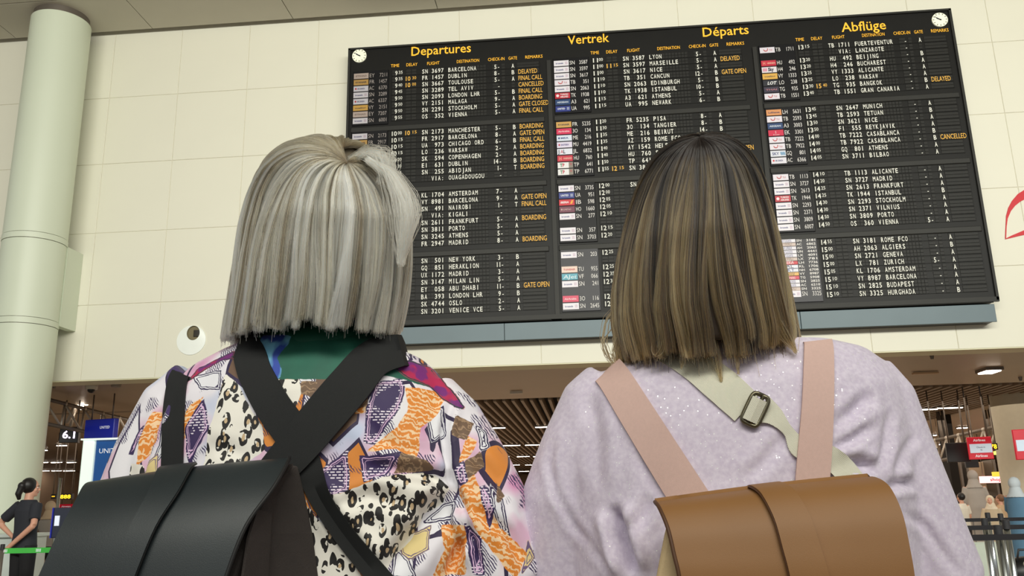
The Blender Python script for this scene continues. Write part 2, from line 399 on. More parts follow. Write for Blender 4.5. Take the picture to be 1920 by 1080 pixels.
T1 = """EY 7211|9 35||SN 3697|BARCELONA|5-|A||c
FR 1457|9 35|10 30|FR 1457|DUBLIN|8-|B|DELAYED|r
AC 6370|9 40|10 00|SN 3667|TOULOUSE|5-|A|FINAL CALL|a
SN 3289|9 45||SN 3289|TEL AVIV| -||CANCELLED|b
AC 6337|9 50||SN 2093|LONDON LHR|5-|B|FINAL CALL|a
VY 2151|9 50||VY 2151|MALAGA|9-|A|BOARDING|v
EY 7207|9 50||SN 2291|STOCKHOLM|5-|A|GATE CLOSED|c
SN 6001|9 55||OS  352|VIENNA|5-|A|FINAL CALL|b
SN 2173|10 00|10 15|SN 2173|MANCHESTER|5-|B|BOARDING|b
FR 2917|10 15||FR 2917|BARCELONA|8-|A|GATE OPEN|r
UA  973|10 15||UA  973|CHICAGO ORD|6-|B|FINAL CALL|u
LO  236|10 15||LO  236|WARSAW|2-|A|BOARDING|l
SK  594|10 20||SK  594|COPENHAGEN|2-|A|BOARDING|k
EI  631|10 20||EI  631|DUBLIN|14-|B|BOARDING|k
SN  255|10 25||SN  255|ABIDJAN|1-|T|BOARDING|b
||||   VIA:|OUAGADOUGOU| -|||
|||KL 1704|AMSTERDAM|7-|A||
|||VY 8981|BARCELONA|9-|A|GATE OPEN|
|||SN  491|NAIROBI|1-|T|FINAL CALL|
|||   VIA:|KIGALI| -|||
|10 20||SN 2611|FRANKFURT|5-|A|BOARDING|
|10 30||SN 3811|PORTO|5-|A||
|10 35||SN 3245|ATHENS|5-|A||
|10 35||FR 2947|MADRID|8-|A|BOARDING|
|10 35||SN  501|NEW YORK|3-|B||
|10 45||GQ  851|HERAKLION|11-|A||
|10 45||UX 1172|MADRID|3-|A||
|||SN 3147|MILAN LIN|5-|A||
|||EY  058|ABU DHABI|11-|B|GATE OPEN|
|||BA  393|LONDON LHR|9-|B||
|||SK 4744|OSLO|2-|A||
|||SN 3201|VENICE VCE|5-|A||"""
T2 = """SN 3587|11 00||SN 3587|LYON|5-|A||b
SN 3597|11 00|11 15|SN 3597|MARSEILLE|5-|A|DELAYED|b
SN 3617|11 00||SN 3617|NICE|5-|A||b
TB  351|11 10||TB  351|CANCUN|12-|B|GATE OPEN|t
SN 2063|11 10||SN 2063|EDINBURGH|5-|B||b
TK 1938|11 10||TK 1938|ISTANBUL|10-|B||y
A3  621|11 15||A3  621|ATHENS|5-|A||g
UA  995|11 15||UA  995|NEWARK|6-|B||u
FR 5235|11 20||FR 5235|PISA|8-|A||r
3O  134|11 30||3O  134|TANGIER|8-|B||i
ME  216|11 35||ME  216|BEIRUT|14-|B||m
MU 4419|11 35||AZ  159|ROME FCO|6-|A||M
JL 6832|11 40||AY 1542|HELSINKI|5-|A||j
HU  760|11 40||HU  760|SHENZHEN| -|B|GATE OPEN|h
TP  641|11 50||TP  641|||||p
TP 6771|11 55|12 15|SN 38|||| DELAYED|p
SN 3735|12 00||SN||||| b
UA  951|12 00|||||||u
IB  598|12 05|||||||I
HO 1660|12 05|||||||J
SN  277|12 10|||||||b
||||||||
SN  357|12 15|||||||b
SN 3703|12 20|||||||b
SN  203|12 25|||||||b
||||||||
TU  955|12 25|||||||n
VF  066|12 35|||||||A
SN  241|12 35|||||||b
||||||||
3O  116|12   |||||||i
SN 2645|12   |||||||b"""
T3 = """TB 1711|13 15||TB 1711|FUERTEVENTUR| -|A||t
||||   VIA:|LANZAROTE| -|||
HU  492|13 20||HU  492|BEIJING| -|B||h
H4  246|13 20||H4  246|BUCHAREST| -|A||s
VY 1333|13 25||VY 1333|ALICANTE| -|A||v
LO  238|13 25||LO  238|WARSAW| -|A||l
TG  935|13 30|15 40|TG  935|BANGKOK| -|B|DELAYED|T
TB 1551|13 40||TB 1551|GRAN CANARIA| -|A||t
LH 5631|13 45||SN 2647|MUNICH| -|A||L
TB 2593|13 45||TB 2593|TETUAN| -|B||t
A3 3003|13 50||SN 3621|NICE| -|A||g
EK 3301|13 50||FI  555|REYKJAVIK| -|A||E
TB 7222|14 00||TB 7222|CASABLANCA| -|B||t
TB 7922|14 00||TB 7922|CASABLANCA| -|B|CANCELLED|t
GQ  801|14 05||GQ  801|ATHENS| -|A||S
AC 6366|14 05||SN 3711|BILBAO| -|A||a
TB 1113|14 10||TB 1113|ALICANTE| -|A||t
SN 3727|14 20||SN 3727|MADRID| -|A||b
SN 2613|14 25||SN 2613|FRANKFURT| -|A||b
TK 1944|14 25||TK 1944|ISTANBUL| -|B||y
SN 2293|14 30||SN 2293|STOCKHOLM| -|A||b
SN 2371|14 30||SN 2371|VILNIUS| -|A||b
SN 3809|14 50||SN 3809|PORTO| -|A||b
SN 6007|14 50||OS  360|VIENNA|5-|A||b
|14 55||SN 3181|ROME FCO| -|A||
|15 00||AH 2063|ALGIERS| -|B||
|15 00||SN 2721|GENEVA| -|A||
|15 00||LX  781|ZURICH|5-|A||
|15 05||KL 1706|AMSTERDAM| -|A||
|15 10||VY 8987|BARCELONA| -|A||
|15 10||SN 2825|BUDAPEST| -|A||
|15 10||SN 3325|HURGHADA| -|B||"""
# airline tiles: key -> (ground, ink, second ink, wording)
TILES = {'b': ((232, 228, 236), (110, 110, 150), (200, 170, 190), 'brussels'), 'c': ((205, 185, 175), (140, 120, 110), (170, 150, 130), 'ETIHAD'), 'r': ((205, 160, 85), (60, 55, 60), (60, 60, 70), 'RYANAIR'),
         'a': ((225, 222, 232), (90, 90, 130), (200, 40, 50), 'AIR CANADA'), 'v': ((225, 175, 80), (120, 100, 70), (100, 90, 80), 'vueling'), 'u': ((25, 45, 130), (220, 225, 240), (200, 210, 230), 'UNITED'),
         'l': ((36, 38, 48), (235, 235, 235), (235, 235, 235), 'LOT'), 'k': ((60, 62, 90), (200, 200, 210), (200, 200, 210), ''), 't': ((228, 222, 232), (190, 60, 60), (60, 80, 160), 'TUI'),
         'y': ((190, 25, 50), (240, 220, 225), (245, 240, 240), 'TURKISH|AIRLINES'), 'g': ((25, 60, 110), (210, 220, 235), (210, 220, 235), 'AEGEAN'), 'i': ((215, 35, 85), (240, 200, 205), (240, 200, 205), 'AirArabia'),
         'm': ((215, 225, 240), (60, 80, 140), (30, 60, 130), 'MEA'), 'M': ((222, 215, 235), (90, 80, 140), (190, 50, 80), 'EASTERN'), 'j': ((225, 228, 240), (40, 40, 60), (190, 30, 50), 'JAL'),
         'h': ((200, 40, 65), (240, 190, 170), (235, 150, 130), 'HAINAN'), 'p': ((235, 235, 235), (190, 30, 60), (40, 120, 70), 'TP'), 'I': ((205, 20, 45), (240, 230, 230), (240, 170, 40), 'IBERIA'),
         'J': ((105, 30, 60), (190, 150, 150), (190, 150, 150), 'JUNEYAO'), 'n': ((232, 205, 190), (190, 60, 60), (190, 60, 60), 'TUNISAIR'), 'A': ((70, 160, 180), (225, 240, 245), (225, 240, 245), 'AJet'),
         's': ((228, 222, 228), (30, 30, 60), (220, 90, 130), 'HiSky'), 'T': ((50, 45, 65), (170, 110, 120), (170, 110, 120), 'THAI'), 'L': ((220, 150, 95), (90, 70, 90), (90, 70, 90), 'Lufthansa'),
         'E': ((210, 25, 70), (245, 220, 220), (245, 220, 220), 'Emirates'), 'S': ((222, 225, 235), (50, 60, 120), (90, 150, 190), 'SKY')}
tm = {}
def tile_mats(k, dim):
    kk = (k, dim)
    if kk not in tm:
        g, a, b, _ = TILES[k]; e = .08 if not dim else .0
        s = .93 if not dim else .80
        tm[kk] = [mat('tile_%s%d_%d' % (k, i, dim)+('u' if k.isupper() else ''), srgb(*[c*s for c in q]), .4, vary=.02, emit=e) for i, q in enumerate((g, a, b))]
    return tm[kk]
TW, TH = .228, .092
def make_tile(k, x, z, y, parent, dim, half=False):
    ms = tile_mats(k, dim); th = TH if not half else .046
    t = MB().bevbox((x, y-.006, z), (x+TW, y, z+th), .002).build('airline_tile', ms[0], parent)
    if half or not TILES[k][3]: 
        if half:
            q = MB(); put_text(q, TILES[k][3] or 'b', x+.03, z+.006, .05, y-.008, w=TW*.6, mi=0); q.build('tile_print', ms[1:], t)
        return
    q = MB(); tx = TILES[k][3]; yy = y-.008
    if k == 't':
        N = 8; cx = x+.09; cz = z+.058
        for i in range(N):
            a0, a1 = PI+PI*i/N, PI+PI*(i+1)/N
            q.add([(cx+.036*math.cos(a0), yy, cz+.036*math.sin(a0)), (cx+.036*math.cos(a1), yy, cz+.036*math.sin(a1)), (cx+.026*math.cos(a1), yy, cz+.022*math.sin(a1)), (cx+.026*math.cos(a0), yy, cz+.022*math.sin(a0))], [(0, 1, 2, 3)], 0)
        q.add([(cx+.022, yy, cz+.012), (cx+.036, yy, cz+.012), (cx+.036, yy, cz+.002), (cx+.022, yy, cz+.002)], [(0, 1, 2, 3)], 0)
        put_text(q, 'TUI', x+.14, z+.03, .028, yy, mi=0)
    elif k == 'y':
        N = 12; q.add([(x+.04+.022*math.cos(2*PI*i/N), yy, z+.046+.022*math.sin(2*PI*i/N)) for i in range(N)], [tuple(range(N))], 1)
        q.add([(x+.046+.015*math.cos(2*PI*i/N), yy-.001, z+.046+.015*math.sin(2*PI*i/N)) for i in range(N)], [tuple(range(N))], 0)
        put_text(q, 'TURKISH', x+.08, z+.052, .026, yy, w=.12, bold=.02, mi=1); put_text(q, 'AIRLINES', x+.08, z+.014, .026, yy, w=.12, bold=.02, mi=1)
    elif k == 'j': put_text(q, 'J', x+.02, z+.018, .058, yy, bold=.03, mi=0); put_text(q, 'A', x+.05, z+.018, .058, yy, mi=1); put_text(q, 'L', x+.09, z+.018, .058, yy, bold=.03, mi=0)
    elif k == 'p': 
        q.add([(x+.165, yy, z), (x+TW, yy, z), (x+TW, yy, z+TH), (x+.165, yy, z+TH)], [(0, 1, 2, 3)], 2)
        put_text(q, 'T', x+.035, z+.02, .055, yy, bold=.03, mi=1); put_text(q, 'P', x+.07, z+.02, .055, yy, bold=.03, mi=0); put_text(q, '*', x+.18, z+.01, .07, yy-.001, mi=0)
    elif k == 'l': put_text(q, 'LOT', x+.06, z+.02, .05, yy, w=.13, bold=.03, shear=.25)
    elif k == 's':
        for i in range(3): q.add([(x+.02+.022*i, yy, z+.02), (x+.032+.022*i, yy, z+.02), (x+.032+.022*i, yy, z+.072), (x+.02+.022*i, yy, z+.072)], [(0, 1, 2, 3)], 1)
        put_text(q, 'Sky', x+.095, z+.024, .055, yy, bold=.04)
    elif k == 'A': put_text(q, 'AJet', x+.02, z+.018, .058, yy, w=.19, bold=.0, shear=.15)
    elif k == 'I':
        put_text(q, 'IBERIA', x+.02, z+.034, .03, yy, w=.12, bold=.03, shear=.2); q.add([(x+.16, yy, z+.02), (x+.19, yy, z+.02), (x+.21, yy, z+.075), (x+.185, yy, z+.075)], [(0, 1, 2, 3)], 1)
    elif k == 'S':
        put_text(q, 'SKY', x+.025, z+.024, .045, yy, w=.1, bold=.02)
        for i in range(4): q.add([(x+.145+i*.018, yy, z+.07), (x+.157+i*.018, yy, z+.07), (x+.168+i*.018, yy, z+.012), (x+.15+i*.018, yy, z+.03)], [(0, 1, 2, 3)], 1)
    elif k == 'E': put_text(q, 'Emirates', x+.07, z+.008, .02, yy, w=.09); put_text(q, 'S', x+.1, z+.036, .04, yy, mi=1)
    elif k == 'h':
        put_text(q, 'HAINAN', x+.09, z+.03, .03, yy, w=.12, bold=.02); put_text(q, 'H', x+.025, z+.02, .05, yy, bold=.03, mi=1)
    else:
        two = k in 'bauMmJ'
        x0 = x+.028 if k not in 'amMJ' else x+.06
        put_text(q, tx, x0, z+.033, .026 if k != 'u' else .03, yy, w=.115 if two else .17, bold=.03)
        if k in 'bu':
            for i in range(3):
                for j in range(3): q.add([(x+.172+i*.013, yy, z+.026+j*.015), (x+.181+i*.013, yy, z+.026+j*.015), (x+.181+i*.013, yy, z+.036+j*.015), (x+.172+i*.013, yy, z+.036+j*.015)], [(0, 1, 2, 3)], 1)
        elif k in 'amMJ':
            N = 8; q.add([(x+.036+.014*math.cos(2*PI*i/N), yy, z+.046+.016*math.sin(2*PI*i/N)) for i in range(N)], [tuple(range(N))], 1)
    # remap ink indices: 0 -> first ink, 1 -> second, 2 -> ground of a dark field
    mats = [ms[1], ms[2]] + ([MATS['mid_grey_metal']] if k == 'p' else [])
    q.build('tile_print', mats, t)

# a row of flap windows: every window is two half flaps behind a slot
CP, CWD = .0485, .040
def flap_cells():
    c = [(.675, .075), (.762, .07), (.885, .075), (.972, .07)]
    c += [(1.128+i*CP, CWD) for i in range(7)]; c += [(1.53+i*CP, CWD) for i in range(12)]
    c += [(2.2, .09), (2.34, .05), (2.487, .045), (2.575, .325)]
    return c
fm = MB(); fm.bevbox((.655, -.006, -.028), (2.915, 0, .072), .003, 0)
for x, wd in flap_cells():
    fm.bevbox((x-.004, -.012, .023), (x+wd, -.005, .066), .002, 1); fm.bevbox((x-.004, -.010, -.022), (x+wd, -.005, .0205), .002, 1)
flap_me = fm.mesh('flap_row'); flap_me.materials.append(M_board); flap_me.materials.append(M_flap); flap_me.polygons.foreach_set('material_index', fm.m)
screen_m = mat('screen_dark', srgb(20, 20, 23), .4, emit=.02, spec=.2); screen_g = mat('screen_grey', srgb(70, 70, 74), .4, emit=.03, spec=.2)
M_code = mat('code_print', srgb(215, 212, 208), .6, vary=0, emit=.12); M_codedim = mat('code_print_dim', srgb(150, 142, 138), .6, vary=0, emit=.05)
for pi_, T in enumerate((T1, T2, T3)):
    x0 = PX0[pi_]
    rows = [r.split('|') for r in T.split('\n')]
    for b in range(4):
        z0 = CAMZ+6.47-1.01*b
        grey = (b == 3 and pi_ > 0)
        scr = MB().bevbox((x0+.065, BY-.018, z0-.1075*7-.075), (x0+.615, BY+.0, z0+.085), .006).build('airline_screen', screen_g if grey else screen_m, board)
        for r in range(8):
            row = rows[b*8+r]
            if len(row) < 9: row = row+['']*(9-len(row))
            if row[3] == '' and row[4].startswith('   VIA'): row = [row[0], row[1], row[2], row[4], row[5], row[6], '', '', '']
            code, tme, dly, fl, dest, chk, gate, rem, tk = [q for q in row[:9]]; tk = tk.strip()
            z = z0-.1075*r
            fr = bpy.data.objects.new('flap_row', flap_me); COL.objects.link(fr); fr.parent = board; fr.location = (x0-BX0, 0, z-.0-BZ0); fr.scale.x = PSX[pi_]
            q = MB(); y = BY-.014
            if tme:
                hh, mm = tme.split(' ')[0], tme.split(' ', 1)[1].strip()
                put_text(q, hh, x0+.752, z-.018, .075, y, w=.075 if len(hh) > 1 else .036, align='R', bold=.01)
                if mm: put_text(q, mm, x0+.765, z+.002, .052, y, w=.06, bold=.0)
            if fl: put_mono(q, fl, x0+1.13, z-.02, .073, y, CP, .037)
            if dest: put_mono(q, dest, x0+1.53, z-.02, .073, y, CP, .037)
            if chk:
                if chk[:-1].strip(): put_text(q, chk[:-1], x0+2.262, z-.02, .075, y, xs=.75, align='R', bold=.01)
                put_text(q, '-', x0+2.28, z-.02, .075, y)
            if gate: put_mono(q, gate, x0+2.49, z-.02, .073, y, CP, .04)
            if q.v: q.build('flap_lettering', M_white, fr)['kind'] = 'stuff'
            if dly:
                q = MB(); hh, mm = dly.split(' ')
                put_text(q, hh, x0+.95, z-.018, .075, y, w=.07, align='R', bold=.01); put_text(q, mm, x0+.975, z+.002, .052, y, w=.06); q.build('delay_lettering', M_yellow, fr)
            if rem: q = MB(); put_text(q, rem.strip(), x0+(2.585 if rem[0] != ' ' else 2.62), z-.02, .08, y, xs=.62, bold=.0); q.build('remark_lettering', M_yellow, fr)
            # airline screen row
            zt = z-.034
            if code:
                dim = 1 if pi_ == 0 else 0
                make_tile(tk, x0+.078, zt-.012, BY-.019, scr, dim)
                q = MB(); a, n = code.split(' ', 1)
                put_text(q, a, x0+.318, zt+.004, .066, BY-.021, w=.075, bold=.0); put_text(q, n.strip(), x0+.592, zt+.004, .066, BY-.021, xs=.72, align='R')
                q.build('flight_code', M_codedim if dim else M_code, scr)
        if pi_ == 2 and b == 3:
            seq = 'bcabbcIjSvEbbcb'; codes = ['SN 3181', 'AC 6862', 'AH 2063', 'UN 4441', 'LX 4091', 'LX 781', 'LH 7736', 'KL 1706', 'NH 6708', 'VY 8987', 'TG 5908', 'SN 2825', 'AC 6210', 'SN 3325']
            for i in range(15):
                zt = z0+.045-.0535*i
                if i == 14: make_tile('b', x0+.078, zt-.05, BY-.019, scr, 0); q = MB(); put_text(q, 'SN', x0+.318, zt-.035, .066, BY-.021, w=.075); put_text(q, '3325', x0+.592, zt-.035, .066, BY-.021, xs=.72, align='R'); q.build('flight_code', M_code, scr); break
                make_tile(seq[i], x0+.078, zt-.01, BY-.019, scr, 0, True)
                q = MB(); c = codes[i % len(codes)].split(' '); put_text(q, c[0], x0+.318, zt-.003, .034, BY-.021, w=.075, bold=.02); put_text(q, c[1], x0+.592, zt-.003, .034, BY-.021, w=.13, bold=.02, align='R'); q.build('flight_code', M_code, scr)
        bpy.context.view_layer.update()
        for o in [scr]+list(scr.children_recursive):
            a_ = np.empty(len(o.data.vertices)*3); o.data.vertices.foreach_get('co', a_); a_ = a_.reshape(-1, 3); a_[:, 0] = x0+PSX[pi_]*(a_[:, 0]-x0); o.data.vertices.foreach_set('co', a_.ravel())
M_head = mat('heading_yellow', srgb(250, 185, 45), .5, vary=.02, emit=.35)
for s, cx, cz, hw in (('Departures', -1.99, 6.79, .93), ('Vertrek', .28, 6.81, .63), ('Départs', 2.34, 6.79, .68), ('Abflüge', 4.35, 6.72, .64)):
    q = MB(); put_text(q, s, cx, cz+CAMZ-.02, .16, BY-.006, w=hw, bold=.008, align='C'); q.build('heading_lettering', M_head, board)
for x0, s_ in zip(PX0, PSX):
    q = MB()
    for s, a, b in (('TIME', .71, .13), ('DELAY', .97, .17), ('FLIGHT', 1.30, .19), ('DESTINATION', 1.83, .34), ('CHECK-IN', 2.26, .25), ('GATE', 2.51, .13), ('REMARKS', 2.83, .26)):
        put_text(q, s, x0+a*s_, CAMZ+6.595, .055, BY-.006, w=b*s_, align='C', bold=.0)
    q.build('column_caption', M_head, board)
for x, z in ((BX0+.155, 6.825+CAMZ), (BX1-.155, 6.79+CAMZ)):
    ck = empty('clock', (x, BY, z)); ck.parent = board; ck.location = (x-BX0, 0, z-BZ0)
    N = 40; R = .112; m = MB(); m.rings([(0, 0, 0, R, R, 2), (0, 0, .02, R, R, 2)], N)
    m.v = [(a+x, BY-c, b+z) for a, b, c in m.v]; m.build('clock_face', mat('clock_white', srgb(238, 238, 215), .4, vary=0, emit=.25), ck)
    q = MB()
    for i in range(12):
        a = 2*PI*i/12; d = Vector((math.sin(a), 0, math.cos(a))); n = Vector((d.z, 0, -d.x)); c = Vector((x, BY-.0215, z))
        q.add([c+d*.082+n*.005, c+d*.104+n*.005, c+d*.104-n*.005, c+d*.082-n*.005], [(0, 1, 2, 3)])
    q.build('clock_ticks', M_black, ck)
    for ang, ln, wd in ((PI*2*(9.85/12), .055, .009), (PI*2*(51/60), .09, .006)):
        d = Vector((math.sin(ang), 0, math.cos(ang))); n = Vector((d.z, 0, -d.x)); c = Vector((x, BY-.024, z))
        MB().sheet([c-d*.02+n*wd, c+d*ln+n*wd*.6], [c-d*.02-n*wd, c+d*ln-n*wd*.6], .002).build('clock_hand', mat('hand_navy', srgb(40, 40, 70), .4), ck)
# steel ledge under the board
led = empty('sign_ledge', (BX0+.3, D, 2.26+CAMZ)); tag(led, 'long blue-grey steel ledge with panel joints under the departures board', 'ledge')
lx0, lx1, lz0, lz1 = BX0+.35, 5.57, 2.245+CAMZ, 2.49+CAMZ
xs_ = [lx0, P(947, 610, 11.9).x-.0, P(947, 610, 11.9).x+2.05, P(1420, 590, 11.9).x+.55, lx1]; xs_ = sorted(xs_)
MB().box((lx0, D-.2, lz0+.01), (lx1-.03, D, lz1-.01)).build('ledge_core', M_dgrey, led)
for a, b in zip(xs_, xs_[1:]): MB().bevbox((a+.003, D-.22, lz0), (b-.003, D-.2, lz1), .004).build('ledge_panel', M_steel, led)

# ================================================================== PEOPLE
def voxel_mesh(mb, size, smooth=2, name='m'):
    """fuse the overlapping solids of a builder into one continuous skin"""
    me = mb.mesh('tmp'); import_normals(me); o = bpy.data.objects.new('tmp', me); COL.objects.link(o)
    m = o.modifiers.new('r', 'REMESH'); m.mode = 'VOXEL'; m.voxel_size = size; m.use_smooth_shade = True
    if smooth: q = o.modifiers.new('s', 'SMOOTH'); q.iterations = smooth; q.factor = .6
    dg = bpy.context.evaluated_depsgraph_get(); dg.update()
    out = bpy.data.meshes.new_from_object(o.evaluated_get(dg)); out.name = name
    bpy.data.objects.remove(o); bpy.data.meshes.remove(me)
    out.polygons.foreach_set('use_smooth', [True]*len(out.polygons)); return out
def co_of(me):
    a = np.empty(len(me.vertices)*3); me.vertices.foreach_get('co', a); return a.reshape(-1, 3)
def no_of(me):
    a = np.empty(len(me.vertices)*3); me.vertices.foreach_get('normal', a); return a.reshape(-1, 3)
def set_co(me, a): me.vertices.foreach_set('co', a.ravel()); me.update()
def hand(mb, w, d, side, up, s=1.0, curl=.35):
    """palm and five unequal fingers from wrist w along d; side points to the thumb, up is the back of the hand"""
    w, d, side, up = Vector(w), Vector(d).normalized(), Vector(side).normalized(), Vector(up).normalized()
    mb.tube([w-d*.02*s, w+d*.03*s, w+d*.07*s, w+d*.095*s], [.021*s, .027*s, .031*s, .026*s], 10)
    mb.tube([w+d*.03*s+side*.012*s, w+d*.085*s+side*.026*s], [.017*s, .013*s], 8); mb.tube([w+d*.03*s-side*.012*s, w+d*.082*s-side*.026*s], [.017*s, .013*s], 8)
    for k, (off, ln) in enumerate(((.027, .068), (.009, .077), (-.009, .072), (-.027, .056))):
        p = w+d*.085*s+side*off*s; pts = [p]; dd = d.copy()
        for j in range(3):
            dd = (dd-up*curl*(.55+.25*j)).normalized(); p = p+dd*ln*s*(.42, .32, .26)[j]; pts.append(p)
        mb.tube(pts, [.0095*s, .0088*s, .0082*s, .007*s], 8)
    p = w+d*.025*s+side*.022*s
    mb.tube([p, p+(d*.6+side*.8).normalized()*.035*s, p+(d*.8+side*.6).normalized()*.062*s-up*.006*s, p+(d*.95+side*.35).normalized()*.085*s-up*.014*s], [.014*s, .012*s, .0105*s, .008*s], 8)
def head_mb(mb, c, s=1.0, yaw=0.0, tilt=0.0):
    """skull, jaw, brow, nose, chin and ears looking along +y turned by yaw"""
    M = Matrix.Translation(c) @ Matrix.Rotation(yaw, 4, 'Z') @ Matrix.Rotation(tilt, 4, 'X')
    def B(p, r, n=16):
        t = MB().ball((0, 0, 0), r, n, 12); mb.add([M @ (Vector(v)*s+Vector(p)*s) for v in t.v], t.f)
    B((0, -.012, .03), (.076, .093, .085), 24); B((0, .03, -.045), (.052, .055, .062)); B((0, .066, -.088), (.022, .018, .018)); B((0, .065, .028), (.052, .024, .022))
    for q in (-1, 1):
        B((q*.078, -.005, -.01), (.011, .02, .032)); B((q*.04, .058, -.025), (.022, .024, .022))
        t = MB().tube([(0, .08, .02), (0, .094, -.005), (0, .108, -.028), (0, .092, -.036)], [.008, .009, .013, .008], 8); mb.add([M @ (Vector(v)*s) for v in t.v], t.f)
    return M
def face_parts(parent, M, s, eye_m, brow_m, lip_m, loc):
    for q in (-1, 1):
        t = MB().ball((q*.031, .0765, .002), (.0125, .009, .0085), 14, 8); t.v = [M @ (Vector(v)*s) for v in t.v]; t.build('eye', [mat('eye_white', srgb(235, 232, 228), .2)], parent, True, loc)
        t = MB().ball((q*.031, .084, .002), (.0055, .0025, .0055), 12, 6); t.v = [M @ (Vector(v)*s) for v in t.v]; t.build('iris', eye_m, parent, True, loc)
        t = MB().tube([(q*.014, .088, .02), (q*.032, .089, .026), (q*.048, .078, .02)], [.0025, .0035, .002], 8); t.v = [M @ (Vector(v)*s) for v in t.v]; t.build('eyebrow', brow_m, parent, True, loc)
    t = MB().ball((0, .083, -.057), (.023, .009, .0075), 14, 8); t.v = [M @ (Vector(v)*s) for v in t.v]; t.build('lips', lip_m, parent, True, loc)
M_lip = mat('lips', srgb(190, 100, 100), .4); M_iris = mat('iris_brown', srgb(70, 45, 30), .2); M_brow = mat('brow', srgb(70, 52, 40), .8)

def small_person(name, label, loc, rz, H, pose, top_m, leg_m, hair_m, hair='bun', sleeve='short', group=None, vox=.011, robe=False, skin=None, head_yaw=0, lean=0):
    """a background figure, 1.7 m frame scaled to H; pose gives elbows and wrists in local metres"""
    k = H/1.7; skin = skin or M_skin
    root = empty(name, loc); root.rotation_euler = (0, 0, rz); tag(root, label, 'person', group); L = (0, 0, 0)
    def sc(mb): mb.v = [tuple(Vector((p[0], p[1]+lean*max(0, p[2]-.9), p[2]))*k) for p in mb.v]; return mb
    b = MB(); Mh = head_mb(b, Vector((0, .01, 1.575)), 1.0, head_yaw); b.tube([(0, -.01, 1.36), (0, 0, 1.52)], [.06, .05], 12)
    b.rings([(0, 0, .86, .15, .1, 2.2), (0, 0, 1.05, .12, .085, 2.2), (0, 0, 1.28, .155, .1, 2.2), (0, 0, 1.42, .1, .07, 2)], 20)
    for q, e, w_ in ((-1, pose['eL'], pose['wL']), (1, pose['eR'], pose['wR'])):
        e, w_ = Vector(e), Vector(w_); b.tube([(q*.165, 0, 1.38), e], [.05, .038], 10); b.tube([e, w_], [.038, .025], 10)
        d = (w_-e).normalized(); hand(b, w_, d, Vector((0, 1, 0)).cross(d) if abs(d.y) < .8 else Vector((q, 0, 0)), Vector((0, -1, 0)) if abs(d.y) < .8 else Vector((0, 0, 1)), 1)
        b.tube([(q*.085, 0, .9), (q*.095, .01, .48), (q*.1, -.01, .09)], [.08, .055, .035], 12)
        b.tube([(q*.1, -.03, .05), (q*.105, .12, .035)], [.04, .03], 10)
    me = voxel_mesh(sc(b), vox*k, 2, 'body'); me.materials.append(skin); link('body', me, root, L)
    t = MB()
    if robe:
        t.rings([(0, 0, .1, .26, .22, 2), (0, 0, .5, .22, .18, 2), (0, 0, .95, .2, .15, 2), (0, 0, 1.25, .18, .13, 2.1), (0, 0, 1.36, .155, .115, 2), (0, 0, 1.44, .11, .1, 2)], 28)
    else:
        t.rings([(0, 0, .84, .175, .125, 2.2), (0, 0, 1.05, .15, .11, 2.2), (0, 0, 1.3, .175, .118, 2.2), (0, 0, 1.43, .1, .085, 2)], 28)
    for q, e, w_ in ((-1, pose['eL'], pose['wL']), (1, pose['eR'], pose['wR'])):
        e, w_ = Vector(e), Vector(w_); s0 = Vector((q*.155, 0, 1.37))
        if sleeve == 'short': t.tube([s0, s0.lerp(e, .75)], [.068, .066], 12)
        else: t.tube([s0, e], [.066, .056], 12); t.tube([e, e.lerp(w_, .95)], [.056, .042], 12)
    me = voxel_mesh(sc(t), vox*k, 3, 'shirt'); me.materials.append(top_m); link('robe' if robe else 'shirt', me, root, L)
    if not robe:
        t = MB(); t.rings([(0, 0, .78, .165, .125, 2.2), (0, 0, .95, .155, .115, 2.2)], 24)
        for q in (-1, 1): t.tube([(q*.085, 0, .88), (q*.098, .01, .48), (q*.102, -.01, .08)], [.1, .075, .06], 14)
        me = voxel_mesh(sc(t), vox*k, 3, 'trousers'); me.materials.append(leg_m); link('trousers', me, root, L)
    for q in (-1, 1):
        t = MB(); t.tube([(q*.1, -.06, .045), (q*.102, 0, .05), (q*.105, .14, .035)], [.042, .05, .036], 12, squash=None); sc(t); t.build('shoe', M_black, root, True, L)
    t = MB(); hc = Vector((0, -.005, 1.61))
    if hair == 'scarf':
        t.ball((0, -.01, 1.6), (.098, .112, .115), 24, 16); t.rings([(0, -.01, 1.36, .17, .13, 2), (0, -.01, 1.43, .12, .11, 2), (0, -.01, 1.52, .09, .09, 2)], 28)
        me = voxel_mesh(sc(t), .01*k, 2); co = co_of(me); c0 = np.array([0, .11, 1.58])*k
        d = np.linalg.norm((co-c0)/[.065, .09, .085], axis=1); co[:, 1] -= np.clip(1.15-d/k, 0, 1)*.07*k; set_co(me, co)
        me.materials.append(hair_m); link('headscarf', me, root, L)
    else:
        t.ball((0, -.025, 1.605), (.088, .098, .1), 24, 16)
        if hair == 'bun': t.ball((0, -.12, 1.6), (.05, .045, .05)); t.tube([(0, -.12, 1.58), (-.02, -.14, 1.5), (-.02, -.12, 1.43)], [.045, .04, .02], 10)
        if hair == 'long': t.rings([(0, -.04, 1.38, .08, .05, 2), (0, -.03, 1.5, .09, .08, 2), (0, -.02, 1.6, .088, .09, 2)], 24)
        me = voxel_mesh(sc(t), .009*k, 2); me.materials.append(hair_m); link('hair', me, root, L)
    if vox < .012:
        Ms = Matrix.Scale(k, 4) @ Mh; face_parts(root, Ms, 1.0, M_iris, M_brow, M_lip, L)
    return root

